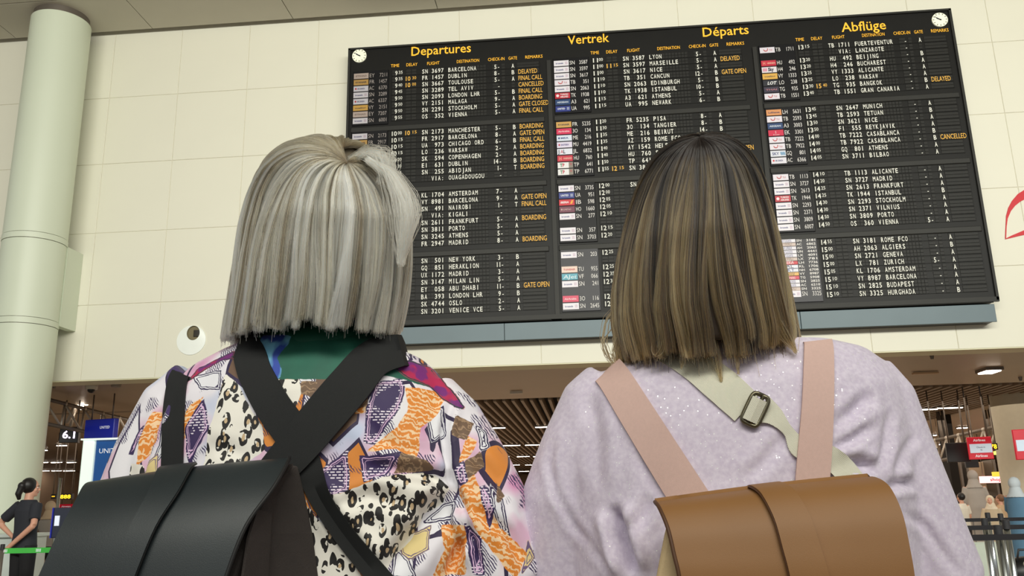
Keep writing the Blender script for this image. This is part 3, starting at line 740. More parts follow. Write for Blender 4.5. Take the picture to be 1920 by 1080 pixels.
# ------------------------------------------------------------------ foreground figures (world coordinates, both face +y towards the board)
def project(co):
    d = co-np.array([0, 0, CAMZ]); f = d@CF
    return np.stack([960+F_PX*(d@CR)/f, 540-F_PX*(d@CU)/f], 1)
def ring_rows(rows, Y, n_pow=2.3):
    out = []
    for py, l, r, ry, dy in rows:
        a, b = P(l, py, Y), P(r, py, Y); out.append(((a.x+b.x)/2, Y+dy, (a.z+b.z)/2, (b.x-a.x)/2, ry, n_pow))
    return out
def seg_dist(p, line):
    best = np.full(len(p), 1e9)
    for (a, b) in zip(line, line[1:]):
        a, b = np.array(a, float), np.array(b, float); ab = b-a; t = np.clip(((p-a)@ab)/(ab@ab), 0, 1)
        best = np.minimum(best, np.linalg.norm(p-(a+t[:, None]*ab), axis=1))
    return best
def taper(p, line):
    """1 along the stroke, fading to 0 at both of its ends"""
    a, b = np.array(line[0], float), np.array(line[-1], float); ab = b-a; t = ((p-a)@ab)/(ab@ab)
    return np.clip(np.minimum(t, 1-t)*5+.15, 0, 1)
def sine_noise(co, seed, freq, n=14):
    r = np.random.default_rng(seed); v = np.zeros(len(co))
    for i in range(n):
        k = r.normal(size=3)*freq; v += np.sin(co@k+r.uniform(0, 6.28))
    return v/math.sqrt(n)
def fold_cloth(me, strokes, amp=.0035, freq=18, seed=1, sel_y=None):
    co = co_of(me); no = no_of(me); px = project(co); back = np.clip((.35-no[:, 1])*2, 0, 1)
    d = sine_noise(co*np.array([1, 1, .55]), seed, freq)*amp + sine_noise(co*np.array([1, 1, .8]), seed+5, freq*2.6)*amp*.16
    for line, depth, wd in strokes:
        q = seg_dist(px, line); tp = taper(px, line)*back
        d += tp*(-depth*np.exp(-(q/wd)**2)+.55*depth*np.exp(-((q-2.1*wd)/(1.1*wd))**2))
    set_co(me, co+no*d[:, None]); return me
def fg_body(parent, cx, cy, head_c, shoulder_z, elbows, wrists, hs, skin):
    b = MB(); Mh = head_mb(b, Vector(head_c), hs, 0, .22)
    b.tube([(cx, cy, shoulder_z-.02), (head_c[0], head_c[1]-.01, head_c[2]-.05)], [.062, .054], 16)
    z = shoulder_z
    b.rings([(cx, cy, .84, .155, .1, 2.2), (cx, cy, 1.02, .12, .085, 2.2), (cx, cy, 1.25, .15, .095, 2.2), (cx, cy, z-.03, .13, .07, 2.2), (cx, cy, z+.02, .06, .055, 2)], 28)
    for q in (-1, 1):
        sh = Vector((cx+q*.155, cy, z-.045)); e, w_ = Vector(elbows[(q+1)//2]), Vector(wrists[(q+1)//2])
        b.tube([sh, sh.lerp(e, .5), e], [.048, .043, .036], 12); b.tube([e, e.lerp(w_, .4), w_], [.037, .036, .024], 12)
        hand(b, w_, (w_-e), Vector((0, 1, 0)), Vector((q, 0, 0)), 1.0)
        b.tube([(cx+q*.085, cy, .88), (cx+q*.09, cy+.01, .48), (cx+q*.095, cy-.01, .08)], [.085, .056, .036], 14)
        b.tube([(cx+q*.095, cy-.04, .045), (cx+q*.1, cy+.12, .035)], [.038, .03], 10)
    me = voxel_mesh(b, .0075, 2, 'body'); me.materials.append(skin); link('body', me, parent, tuple(-world_loc(parent)))
    face_parts(parent, Mh, hs, M_iris, M_brow, M_lip, tuple(-world_loc(parent)))
def legs_and_shoes(parent, cx, cy, trouser_m, shoe_m, ztop=.98, vox=.012):
    t = MB(); t.rings([(cx, cy, .8, .175, .13, 2.2), (cx, cy, ztop, .16, .115, 2.2)], 28)
    for q in (-1, 1): t.tube([(cx+q*.088, cy, .9), (cx+q*.094, cy+.01, .5), (cx+q*.097, cy-.01, .07)], [.105, .078, .062], 18)
    me = voxel_mesh(t, vox, 3); me.materials.append(trouser_m); link('trousers', me, parent, tuple(-world_loc(parent)))
    for q in (-1, 1):
        t = MB(); t.tube([(cx+q*.096, cy-.07, .05), (cx+q*.097, cy-.01, .058), (cx+q*.1, cy+.07, .045), (cx+q*.102, cy+.15, .034)], [.04, .05, .045, .033], 16)
        me = voxel_mesh(t, .008, 2); co = co_of(me); co[:, 2] = np.maximum(co[:, 2], .002); set_co(me, co); me.materials.append(shoe_m); link('shoe', me, parent, tuple(-world_loc(parent)))

# hair ---------------------------------------------------------------
def hair_mat(name, root_c, tip_c, streak_c, r0=.05, r1=.6, rough=.32, dark=.45):
    q = NT(name); q.n.remove(q.b); h = q.new('ShaderNodeBsdfHairPrincipled'); h.parametrization = 'COLOR'
    hi = q.new('ShaderNodeHairInfo'); tone = q.attr('tone').outputs['Fac']; hgt = q.attr('along').outputs['Fac']
    c = q.mix(q.step(hgt, r0, r1), root_c, tip_c)
    c = q.mix(q.math('MULTIPLY', q.step(tone, .35, 1), q.step(hgt, r0*.5, r1*.8)), c, streak_c)
    c = q.mix(q.step(tone, .3, 0), c, tuple(x*dark for x in root_c[:3])+(1,))
    q.l.new(c, h.inputs['Color']); h.inputs['Roughness'].default_value = rough; h.inputs['Radial Roughness'].default_value = .45
    q.l.new(h.outputs[0], q.out.inputs[0]); return q.m
def make_hair(parent, rows, Y, ry_scale, base_m, strand_m, N, K, seed, strays, open_face, radius, clump=.006, jag=.04, part=None, crown=3, cth=-1.45):
    r = np.random.default_rng(seed); R = np.array(ring_rows([(a, b, c, 0, dy) for a, b, c, dy in rows], Y))
    ryv = np.array([x for x in ry_scale]); t_r = np.linspace(0, 1, len(R))
    # arc-length parameter
    dz = np.abs(np.diff(R[:, 2]))+np.abs(np.diff(R[:, 3])); t_r = np.concatenate([[0], np.cumsum(dz)])/dz.sum()
    def surf(t, th, off):
        tt = np.clip(t, 0, 1); ex = np.maximum(t-1, 0)
        g = lambda c: np.interp(tt, t_r, c)
        cx, cy, z, rx = g(R[:, 0]), g(R[:, 1]), g(R[:, 2])-ex*.28, g(R[:, 3]); ry = g(ryv)
        c, s = np.cos(th), np.sin(th)
        return np.stack([cx+(rx+off)*c, cy+(ry+off)*s, z+off*np.clip(1-t*3, 0, 1)], -1)
    # base shell
    nt, nh = 44, 88; vs = []; fs = []
    T = np.linspace(0, .965, nt); TH = np.linspace(0, 2*PI, nh, endpoint=False)
    for t in T: vs += [tuple(x) for x in surf(np.full(nh, t), TH, -.008)]
    for i in range(nt-1):
        for j in range(nh):
            th = TH[j]; front = abs((th-PI/2+PI) % (2*PI)-PI) < open_face
            if front and T[i] > .33: continue
            a = i*nh+j; b = i*nh+(j+1) % nh; fs.append((a, b, b+nh, a+nh))
    fs.append(tuple(range(nh))[::-1])
    m = MB(); m.add(vs, fs); o = m.build('hair', base_m, parent, True); sd = o.modifiers.new('s', 'SOLIDIFY'); sd.thickness = .008; sd.offset = -1
    # strands
    th0 = r.uniform(0, 2*PI, N); fr = np.abs((th0-PI/2+PI) % (2*PI)-PI) < open_face
    t0 = np.where(r.random(N) < .75, r.uniform(0.0, .22, N), r.uniform(.0, .75, N)); t1 = 1+r.normal(0, .008, N)
    t1 = np.where(fr, r.uniform(.3, .36, N), t1)
    cen = np.sort(r.uniform(0, 2*PI, 110)); cl = np.clip(np.searchsorted(cen, th0), 0, 109); clr = r.random(400)**1.3
    t1 = t1 + np.where(fr, 0, (clr[cl]-.5)*jag+ .0*t1); u = np.linspace(0, 1, K)[None, :]
    t = t0[:, None]+(t1-t0)[:, None]*u
    ph = r.uniform(0, 6.28, 12); 
    cn = lambda th, tt: sum(np.sin(th*f+ph[i]+tt*g*4) for i, (f, g) in enumerate(((7, 1), (13, -1.3), (23, .9), (37, -.7), (61, .6), (90, .4))))/2.2
    th = th0[:, None]+.05*cn(th0[:, None]*.5, t)*np.clip(t*2, 0, 1)+r.normal(0, .022, N)[:, None]*u
    if part is not None: th = th+part(th, t)
    off = r.uniform(-.004, .004, N)[:, None]+clump*cn(th0[:, None], t)*np.clip(.25+t, 0, 1)
    # clumps of strands pull together towards the ends
    cc = cen[cl]; dd_ = (cc-th0+PI) % (2*PI)-PI; th = th+dd_[:, None]*np.clip((t-.55)/.45, 0, 1)**1.5*.75*r.random(400)[cl][:, None]; th = th+(r.normal(0, .05, 400)[cl])[:, None]*np.clip(t-.35, 0, 1)**2
    t1_ = np.where(fr, 0, np.where(r.random(N) < .06, r.normal(.0, jag*.5, N), 0)); t = t+t1_[:, None]*u**2
    s_ = (t-t0[:, None]*0)          # strands fan out of a crown point on the back of the head
    tc = t_r[crown]; cxy = tc*np.array([math.cos(cth), math.sin(cth)]); fall = np.clip(1-s_, 0, 1)**2.6*(1-fr[:, None]*.3)
    qx, qy = s_*np.cos(th)+cxy[0]*fall, s_*np.sin(th)+cxy[1]*fall
    t2, th2 = np.hypot(qx, qy), np.arctan2(qy, qx)
    Pt = surf(t2, th2, off); t_al = s_
    tone = np.clip(.5+.30*cn(th0*1.7+3, .3)+.14*np.sin(th0*150)+r.normal(0, .27, N), 0, 1)
    extra = []; 
    pts = Pt.reshape(-1, 3); sizes = [K]*N; along = t_al.ravel(); tn = np.repeat(tone, K); rad = np.tile(np.linspace(1, .55, K), N)*radius
    for line, dpt, cnt, spread in strays:
        base = [P(a, b, dpt) for a, b in line]; L = len(base)
        uu = np.linspace(0, L-1, K); B = np.array([[np.interp(x, range(L), [p[i] for p in base]) for i in range(3)] for x in uu])
        for _ in range(cnt):
            f_ = np.sin(np.linspace(0, PI, K))[:, None]; B2 = B+r.normal(0, spread*1.5, 3)*f_*[1.3, 1, 1]+r.normal(0, spread*.5, 3)+np.sin(np.linspace(0, r.uniform(2, 6), K)+r.uniform(0, 6))[:, None]*spread*.1
            extra.append(B2)
    if extra:
        E_ = np.concatenate(extra); pts = np.concatenate([pts, E_]); sizes += [K]*len(extra); along = np.concatenate([along, np.tile(np.linspace(.3, 1, K), len(extra))])
        tn = np.concatenate([tn, np.repeat(r.uniform(.25, 1, len(extra)), K)]); rad = np.concatenate([rad, np.full(len(E_), radius*.8)])
    hc = bpy.data.hair_curves.new('hair_strands'); hc.add_curves(sizes)
    hc.position_data.foreach_set('vector', pts.astype(np.float32).ravel())
    for nm, arr in (('radius', rad), ('along', along), ('tone', tn)):
        at = hc.attributes.get(nm) or hc.attributes.new(nm, 'FLOAT', 'POINT'); at.data.foreach_set('value', arr.astype(np.float32))
    hc.materials.append(strand_m); h = link('hair_strands', hc, parent); h['kind'] = 'stuff'
    return o

# straps -------------------------------------------------------------
class Drape:
    def __init__(s, mes):
        vs = []; fs = []
        for me in mes:
            o = len(vs); vs += [tuple(c) for c in co_of(me)]; fs += [tuple(i+o for i in p.vertices) for p in me.polygons]
        s.t = BVHTree.FromPolygons(vs, fs)
    def hit(s, px, py):
        d = Vector(ray(px, py)).normalized(); h = s.t.ray_cast(Vector((0, 0, CAMZ)), d)
        return h[0]
def strap(dr, path, off, th, mats, name, parent, sub=8, sm=3, mb=None, wrap=False):
    """path: (px, py, half width px, optional fallback depth); laid on the cloth, smoothed, given thickness"""
    pts = []; n = len(path)
    A = np.array([p[:3] for p in path], float); k = (n-1)*sub+1; u = np.linspace(0, n-1, k)
    # catmull-rom through the centre line
    def cr(c):
        o = []
        for x in u:
            i = min(int(x), n-2); f = x-i; p0, p1, p2, p3 = c[max(i-1, 0)], c[i], c[i+1], c[min(i+2, n-1)]
            o.append(.5*((2*p1)+(-p0+p2)*f+(2*p0-5*p1+4*p2-p3)*f*f+(-p0+3*p1-3*p2+p3)*f**3))
        return np.array(o)
    C = np.stack([cr(A[:, 0]), cr(A[:, 1]), cr(A[:, 2])], 1); out = [[], [], []]; yz = [None]*3
    for i in range(k):
        t = C[min(i+1, k-1), :2]-C[max(i-1, 0), :2]; t /= np.linalg.norm(t); nrm = np.array([-t[1], t[0]])
        for j, sgn in enumerate((-1, 0, 1)):
            q = C[i, :2]+nrm*sgn*C[i, 2]; h = dr.hit(*q)
            y = None if h is None else h.y
            out[j].append([q[0], q[1], y])
    for j in range(3):
        ys = np.array([np.nan if o[2] is None else o[2] for o in out[j]], float)
        ok = ~np.isnan(ys)
        if ok.sum() == 0: ys[:] = 1.2; ok[:] = True
        if j == 1: okc = ok.copy()
        ys = np.interp(np.arange(k), np.arange(k)[ok], ys[ok])
        for _ in range(sm): ys = np.minimum(ys, np.convolve(np.pad(ys, 1, 'edge'), [.25, .5, .25], 'valid')) if _ % 2 else np.convolve(np.pad(ys, 1, 'edge'), [.25, .5, .25], 'valid')
        yz[j] = ys
    for j in range(3):
        ys = np.clip(yz[j], yz[1]-.025, yz[1]+.025); out[j] = [P(o[0], o[1], y-off) for o, y in zip(out[j], ys)]
    i0, i1 = np.where(okc)[0][[0, -1]]; out = [o[i0:i1+1] for o in out]
    if wrap:
        for o in out:
            p0 = o[0]; dv = (o[0]-o[2]); ex = [p0+Vector((dv.x*.3, a, b_)) for a, b_ in ((.10, -.05), (.075, -.022), (.045, -.004), (.02, .003))]; o[:0] = ex
    k = len(out[0])
    b = mb or MB(); vs = []
    for i in range(k):
        for j in range(3): vs.append(out[j][i])
        for j in range(3): vs.append(out[j][i]+Vector((0, th, 0)))
    fs = [(0, 3, 4, 1), (1, 4, 5, 2)]
    e = (k-1)*6; fs += [(e, e+1, e+4, e+3), (e+1, e+2, e+5, e+4)]
    for i in range(k-1):
        a = i*6; c = a+6; fs += [(a, a+1, c+1, c), (a+1, a+2, c+2, c+1), (a+3, c+3, c+4, a+4), (a+4, c+4, c+5, a+5), (a, c, c+3, a+3), (a+2, a+5, c+5, c+2)]
    b.add(vs, fs)
    if mb is None:
        o = b.build(name, mats, parent); autosmooth(o, 40); return o

# ================================================================== WOMAN IN THE PATTERNED SHIRT
YA = 1.32
A_BODY = [(636, 475, 712, .07, .0), (655, 430, 745, .078, .0), (680, 385, 790, .09, 0), (705, 350, 820, .10, 0), (745, 315, 850, .115, 0), (800, 285, 872, .125, 0), (870, 268, 890, .132, 0), (950, 262, 900, .138, 0), (1080, 262, 905, .14, 0)]
rA = ring_rows(A_BODY, YA); xa = rA[-1][0]
rA += [(xa, YA, .98, .25, .15, 2.3), (xa, YA, .80, .25, .155, 2.3)]
sh = MB(); sh.rings(rA[::-1], 40)
eAL, eAR = P(222, 1040, YA+.02), P(925, 1050, YA-.02); wAL, wAR = Vector((eAL.x+.0, YA+.16, eAL.z-.20)), Vector((eAR.x-.01, YA+.15, eAR.z-.20))
sh.tube([P(375, 725, YA), P(335, 765, YA), P(292, 850, YA), P(258, 945, YA), eAL, eAL.lerp(wAL, .8)], [.052, .060, .064, .066, .064, .05], 20)
sh.tube([P(800, 745, YA), P(838, 790, YA-.005), P(872, 870, YA-.01), P(902, 960, YA-.015), eAR, eAR.lerp(wAR, .8)], [.052, .055, .062, .072, .074, .055], 20)
shirtA = voxel_mesh(sh, .0048, 6, 'patterned_shirt')
fold_cloth(shirtA, [([(848, 745), (832, 810), (840, 880), (872, 960), (905, 1079)], .010, 7), ([(690, 872), (770, 885), (842, 905)], .012, 12), ([(735, 1070), (775, 1010), (850, 920)], .018, 20), ([(620, 950), (690, 930), (800, 960)], .006, 12),
    ([(312, 745), (285, 810), (262, 900)], .008, 7), ([(575, 900), (640, 990), (710, 1079)], .010, 12), ([(880, 850), (930, 900), (955, 960)], .006, 12), ([(870, 940), (950, 1000), (985, 1060)], .006, 10), ([(660, 760), (740, 850), (790, 860)], .004, 14), ([(880, 1000), (850, 1050), (840, 1079)], .008, 9), ([(330, 900), (400, 840), (470, 850)], .003, 14)], .0032, 20, 3)
# printed patches, laid out flat on the cloth seen from behind (object x-z plane)
def q2(pts): return np.array([[P(a, b, YA-.1).x, P(a, b, YA-.1).z] for a, b in pts])
PATCH = {
 'green': [[(455, 600), (470, 655), (492, 700), (515, 712), (600, 713), (650, 706), (700, 700), (745, 706), (805, 722), (770, 694), (735, 668), (712, 640), (712, 600)]],
 'blue': [[(474, 615), (470, 690), (500, 716), (528, 712), (528, 690), (515, 668), (532, 640), (535, 600)]],
 'magenta': [[(722, 660), (790, 672), (835, 720), (868, 762), (845, 758), (820, 742), (792, 716), (760, 706), (735, 688)], [(335, 712), (352, 684), (426, 650), (428, 668), (400, 672), (372, 690)], [(290, 730), (326, 702), (330, 712), (312, 725), (312, 745)]],
 'leopard': [[(420, 700), (452, 722), (480, 770), (502, 800), (510, 845), (470, 875), (395, 885), (402, 815), (412, 770), (418, 735)], [(498, 712), (566, 712), (572, 742), (552, 790), (532, 775), (510, 740)], [(700, 905), (745, 890), (792, 885), (815, 892), (838, 915), (822, 945), (792, 965), (770, 1010), (742, 1040), (728, 1079), (650, 1000), (612, 935), (650, 925)], [(566, 930), (600, 955), (650, 1020), (700, 1090), (590, 1090)], [(222, 868), (252, 870), (268, 905), (215, 905)]],
 'purple': [[(702, 715), (748, 704), (756, 730), (748, 765), (706, 838), (688, 830), (690, 770)], [(678, 856), (752, 853), (728, 892), (690, 905)], [(384, 744), (404, 803), (366, 876), (350, 802)], [(590, 900), (660, 845), (665, 920), (622, 938)], [(846, 880), (866, 860), (876, 905), (858, 912)], [(895, 912), (908, 908), (926, 955), (916, 1000)], [(236, 800), (252, 790), (226, 850), (214, 850)], [(866, 975), (900, 1010), (908, 1080), (884, 1080)]],
 'brown': [[(568, 716), (600, 716), (592, 748), (564, 740)], [(622, 745), (690, 715), (692, 762), (640, 776)], [(846, 772), (880, 788), (868, 825), (840, 812)], [(862, 868), (896, 842), (905, 872), (870, 900)], [(755, 850), (800, 862), (815, 882), (740, 888)], [(925, 900), (942, 930), (930, 945)], [(640, 676), (690, 676), (668, 712)]],
 'orange': [[(752, 722), (828, 726), (812, 775), (786, 800), (782, 862), (745, 842), (690, 850), (745, 800), (764, 768)], [(852, 920), (884, 888), (905, 925), (935, 990), (985, 1040), (965, 1090), (925, 1040), (890, 990)], [(262, 765), (298, 772), (290, 830), (236, 875), (238, 820)], [(640, 752), (690, 742), (688, 775), (625, 778)], [(868, 812), (890, 822), (878, 850), (855, 870)], [(824, 985), (872, 985), (870, 1080), (812, 1080), (832, 1030)], [(345, 805), (352, 760), (384, 742), (352, 830)], [(575, 945), (590, 935), (600, 975), (585, 985)]],
 'cream': [[(250, 890), (296, 848), (300, 900)], [(748, 1006), (806, 985), (806, 1030), (770, 1050), (752, 1040)], [(985, 1010), (1000, 1050), (975, 1080)], [(345, 770), (372, 752), (352, 800)]],
 'white': [[(795, 775), (823, 752), (829, 815), (804, 832)], [(915, 905), (940, 935), (955, 1010), (935, 1000), (922, 960)], [(882, 790), (902, 800), (912, 835), (894, 845)], [(300, 772), (330, 790), (310, 850), (270, 900), (296, 835)], [(555, 690), (600, 712), (582, 730), (560, 720)], [(824, 945), (852, 935), (848, 975), (780, 985)], [(740, 1020), (770, 1050), (790, 1085), (735, 1085)], [(345, 700), (410, 690), (420, 735), (370, 730)]],
}
def poly_sd(p, poly):
    a = poly; b = np.roll(poly, -1, 0); best = np.full(len(p), 1e9); ins = np.zeros(len(p), bool)
    for u, v in zip(a, b):
        e = v-u; t = np.clip(((p-u)@e)/(e@e), 0, 1); best = np.minimum(best, np.linalg.norm(p-(u+t[:, None]*e), axis=1))
        c = ((u[1] > p[:, 1]) != (v[1] > p[:, 1])) & (p[:, 0] < (v[0]-u[0])*(p[:, 1]-u[1])/(v[1]-u[1]+1e-12)+u[0]); ins ^= c
    return np.where(ins, best, -best)
co = co_of(shirtA); nn = no_of(shirtA)
far = sine_noise(co, 77, 9)
for k, polys in PATCH.items():
    p = co[:, [0, 2]]; v = np.full(len(p), -.2)
    for poly in polys: v = np.maximum(v, poly_sd(p, q2(poly)))
    v = np.where(co[:, 1] > YA+.03, -.2, v)     # the front of the shirt keeps the all-over print
    at = shirtA.attributes.new('sd_'+k, 'FLOAT', 'POINT'); at.data.foreach_set('value', v.astype(np.float32))
q = NT('patchwork_print'); V = q.coord('Object'); 
def C(r, g, b): return srgb(r, g, b)
wv = q.new('ShaderNodeVectorMath', operation='ADD'); nzv = q.new('ShaderNodeTexNoise'); q.l.new(V, nzv.inputs['Vector']); nzv.inputs['Scale'].default_value = 30
sc_ = q.new('ShaderNodeVectorMath', operation='SCALE'); q.l.new(nzv.outputs['Color'], sc_.inputs[0]); sc_.inputs['Scale'].default_value = .012; q.l.new(V, wv.inputs[0]); q.l.new(sc_.outputs[0], wv.inputs[1]); W_ = wv.outputs[0]
def vor(vec, scale, feat='F1', out='Distance', rnd=1):
    n = q.new('ShaderNodeTexVoronoi'); n.feature = feat; q.l.new(vec, n.inputs['Vector']); n.inputs['Scale'].default_value = scale; n.inputs['Randomness'].default_value = rnd; return n.outputs[out]
# ground: pink, lilac, white and pale blue washes
g1 = q.noise(V, 11, 2); g2 = q.noise(q.coord('Object', loc=(3, 1, 2)), 9, 2)
base = q.mix(q.step(g1, .40, .50), C(228, 188, 212), C(236, 232, 240)); base = q.mix(q.step(g2, .55, .66), base, C(196, 206, 232)); base = q.mix(q.step(g2, .36, .28), base, C(214, 150, 190))
# scattered diamond shards with dark outlines in the ground
mp = q.coord('Object', scale=(1, .4, .42), rot=(0, .35, 0)); ed = vor(mp, 16, 'DISTANCE_TO_EDGE'); cell = vor(mp, 16, 'F1', 'Color'); sp = q.new('ShaderNodeSeparateColor'); q.l.new(cell, sp.inputs[0])
pick = q.math('GREATER_THAN', sp.outputs[0], .48)
shard = q.mix(q.math('GREATER_THAN', sp.outputs[1], .5), C(238, 236, 242), C(225, 140, 55)); shard = q.mix(q.math('GREATER_THAN', sp.outputs[1], .72), shard, C(110, 84, 66)); shard = q.mix(q.math('GREATER_THAN', sp.outputs[1], .86), shard, C(62, 42, 100))
base = q.mix(q.math('MULTIPLY', pick, q.math('GREATER_THAN', ed, .10)), base, shard)
line = q.math('MULTIPLY', pick, q.math('MULTIPLY', q.math('GREATER_THAN', ed, .07), q.math('LESS_THAN', ed, .115)))
base = q.mix(line, base, C(45, 32, 70))
# fine pen hatching that comes and goes
wav = q.new('ShaderNodeTexWave'); wav.wave_type = 'BANDS'; q.l.new(q.coord('Object', rot=(0, .6, 0)), wav.inputs['Vector']); wav.inputs['Scale'].default_value = 95; wav.inputs['Distortion'].default_value = 6; wav.inputs['Detail'].default_value = 3
brk = q.new('ShaderNodeTexBrick'); q.l.new(q.coord('Object', scale=(1, 1, 1), rot=(PI/2, .5, 0)), brk.inputs['Vector']); brk.inputs['Scale'].default_value = 62; brk.inputs['Mortar Size'].default_value = .07; brk.offset = .35
brk.inputs['Color1'].default_value = (1, 1, 1, 1); brk.inputs['Color2'].default_value = (.75, .75, .75, 1); brk.inputs['Mortar'].default_value = (0, 0, 0, 1)
hatch = q.math('MULTIPLY', q.math('GREATER_THAN', wav.outputs['Fac'], .62), q.step(q.noise(V, 22, 1), .55, .58)); base = q.mix(hatch, base, C(60, 46, 92))
col_ = base
def sd(k, w=0): 
    a = q.attr('sd_'+k).outputs['Fac']; n = q.noise(V, 60, 2); return q.math('ADD', a, q.math('MULTIPLY', q.math('SUBTRACT', n, .5), .006+w))
def lay(k, colour, lo=-.0004, hi=.0004):
    global col_
    s = sd(k); col_ = q.mix(q.step(s, lo, hi), col_, colour); return s
def outline(s, colour, a, b, c):
    """two pen lines inside the rim of a patch"""
    global col_
    m = q.math('MULTIPLY', q.math('GREATER_THAN', s, a), q.math('LESS_THAN', s, b)); m2 = q.math('MULTIPLY', q.math('GREATER_THAN', s, b+.0015), q.math('LESS_THAN', s, b+.0015+c))
    col_ = q.mix(m, col_, colour); col_ = q.mix(m2, col_, colour)
scrib = q.new('ShaderNodeTexWave'); scrib.wave_type = 'RINGS'; q.l.new(W_, scrib.inputs['Vector']); scrib.inputs['Scale'].default_value = 42; scrib.inputs['Distortion'].default_value = 9; scrib.inputs['Detail'].default_value = 4; scrib.inputs['Detail Scale'].default_value = 2.5
s = lay('white', C(236, 236, 242)); outline(s, C(48, 36, 78), .0005, .0022, .0012)
s = lay('cream', C(236, 214, 150)); outline(s, C(110, 90, 130), .0003, .0018, .001)
s = lay('orange', q.mix(q.math('GREATER_THAN', scrib.outputs['Fac'], .6), C(232, 140, 48), C(250, 214, 170)))
s = lay('brown', q.mix(q.math('GREATER_THAN', scrib.outputs['Fac'], .82), C(112, 86, 64), C(160, 130, 100)))
s = lay('purple', q.mix(q.math('MULTIPLY', q.math('GREATER_THAN', brk.outputs['Color'], .6), q.math('GREATER_THAN', q.noise(V, 34, 2), .5)), C(52, 34, 86), C(236, 226, 240))); outline(s, C(228, 190, 226), .003, .0044, .0006)
# leopard
lv = q.coord('Object', scale=(1, .5, .52), rot=(0, -.55, 0)); lw = q.new('ShaderNodeVectorMath', operation='ADD'); q.l.new(lv, lw.inputs[0]); q.l.new(sc_.outputs[0], lw.inputs[1])
f1 = vor(lw.outputs[0], 84, 'F1', 'Distance', .85); gap = q.noise(V, 95, 1)
ringm = q.math('MULTIPLY', q.math('MULTIPLY', q.math('GREATER_THAN', f1, .20), q.math('LESS_THAN', f1, .50)), q.math('GREATER_THAN', gap, .40))
leo = q.mix(q.math('LESS_THAN', f1, .22), C(240, 236, 226), C(205, 178, 140)); leo = q.mix(ringm, leo, C(22, 18, 18))
s = lay('leopard', leo)
grn = q.mix(q.noise(V, 30, 3), C(14, 82, 66), C(20, 104, 82))
s = lay('green', grn)
s = lay('blue', q.mix(q.step(q.noise(q.coord('Object', rot=(0, .8, 0), scale=(1, 1, .4)), 34, 2), .45, .56), C(38, 70, 168), C(120, 190, 222)))
s = lay('magenta', q.mix(q.step(q.noise(V, 26, 2), .52, .56), C(186, 30, 84), C(120, 30, 120))); outline(s, C(30, 60, 60), .0005, .002, .0002)
q.put(q.b.inputs['Base Color'], col_); q.b.inputs['Roughness'].default_value = .62; q.b.inputs['Sheen Weight'].default_value = .15
q.bump(q.noise(V, 700, 2), .12, .001)
M_print = q.m
womanA = empty('person', (xa, YA, 0)); tag(womanA, 'blonde woman seen from behind in colourful patchwork and leopard print shirt looking up', 'person')
shirtA.materials.append(M_print); link('patterned_shirt', shirtA, womanA, tuple(-Vector(womanA.location)))
hcA = P(612, 440, YA-.01); headA = (hcA.x, YA+.005, hcA.z-.0)
fg_body(womanA, xa, YA, headA, P(600, 690, YA).z, (eAL, eAR), (wAL, wAR), 1.0, M_skin)
legs_and_shoes(womanA, xa, YA, mat('dark_jeans', srgb(38, 44, 62), .8, vary=.15, scale=60), M_black)
# stand-up collar of the shirt
cl_ = MB(); a, b = P(468, 655, YA), P(735, 652, YA); zc = (a.z+b.z)/2
cl_.rings([((a.x+b.x)/2, YA, zc-.02, (b.x-a.x)/2*.98, .082, 2), ((a.x+b.x)/2, YA+.004, zc+.035, (b.x-a.x)/2*.84, .068, 2)], 48, cap=False)
o = cl_.build('collar', mat('green_collar', srgb(16, 92, 72), .65, vary=.12, scale=30), womanA, True); sd_ = o.modifiers.new('s', 'SOLIDIFY'); sd_.thickness = .004; o['label'] = 'dark green stand collar'
rowsA = [(284, 610, 640, -.02), (287, 582, 668, -.018), (292, 558, 688, -.015), (304, 532, 704, -.012), (322, 510, 718, -.008), (350, 492, 734, -.004), (390, 478, 752, 0), (440, 467, 763, 0), (500, 457, 760, 0), (560, 449, 754, 0), (600, 442, 746, 0), (634, 436, 738, 0)]
ryA = [.004, .035, .055, .075, .092, .104, .112, .115, .112, .108, .104, .10]
M_hA = mat('ash_blonde_hair', srgb(110, 100, 84), .55, vary=.2, scale=30)
M_hAs = hair_mat('ash_blonde_strands', C(92, 78, 58), C(240, 222, 176), C(255, 250, 228), .02, .30, .3, .5)
strA = [([(690, 300), (735, 330), (758, 375), (764, 410), (758, 450), (752, 495)], 1.205, 330, .0045), ([(655, 300), (690, 288), (716, 296), (722, 318), (712, 340)], 1.215, 330, .0045), ([(720, 330), (775, 350), (783, 385)], 1.25, 2, .003), ([(452, 520), (440, 560), (436, 600), (441, 628)], 1.3, 30, .002)]
make_hair(womanA, rowsA, YA-.03, ryA, M_hA, M_hAs, 27000, 18, 11, strA, .62, .00048, .0055, .05, None, 5, -1.0)

# ================================================================== WOMAN IN THE LILAC SWEATER
YB = 1.30
B_BODY = [(648, 1245, 1555, .075, 0), (664, 1190, 1620, .085, 0), (690, 1130, 1655, .097, 0), (730, 1090, 1685, .112, 0), (800, 1068, 1700, .124, 0), (880, 1062, 1708, .13, 0), (960, 1066, 1712, .134, 0), (1080, 1075, 1715, .136, 0)]
rB = ring_rows(B_BODY, YB); xb = rB[-1][0]; rB += [(xb, YB, .98, .245, .145, 2.3), (xb, YB, .84, .235, .145, 2.3)]
sw = MB(); sw.rings(rB[::-1], 40)
eBL, eBR = P(1045, 1060, YB+.03), P(1760, 1060, YB); wBL, wBR = Vector((eBL.x+.02, YB+.18, eBL.z-.18)), Vector((eBR.x, YB+.17, eBR.z-.19))
sw.tube([P(1150, 728, YB), P(1120, 760, YB), P(1088, 840, YB), P(1060, 935, YB+.01), eBL, eBL.lerp(wBL, .85)], [.05, .055, .058, .066, .067, .05], 20)
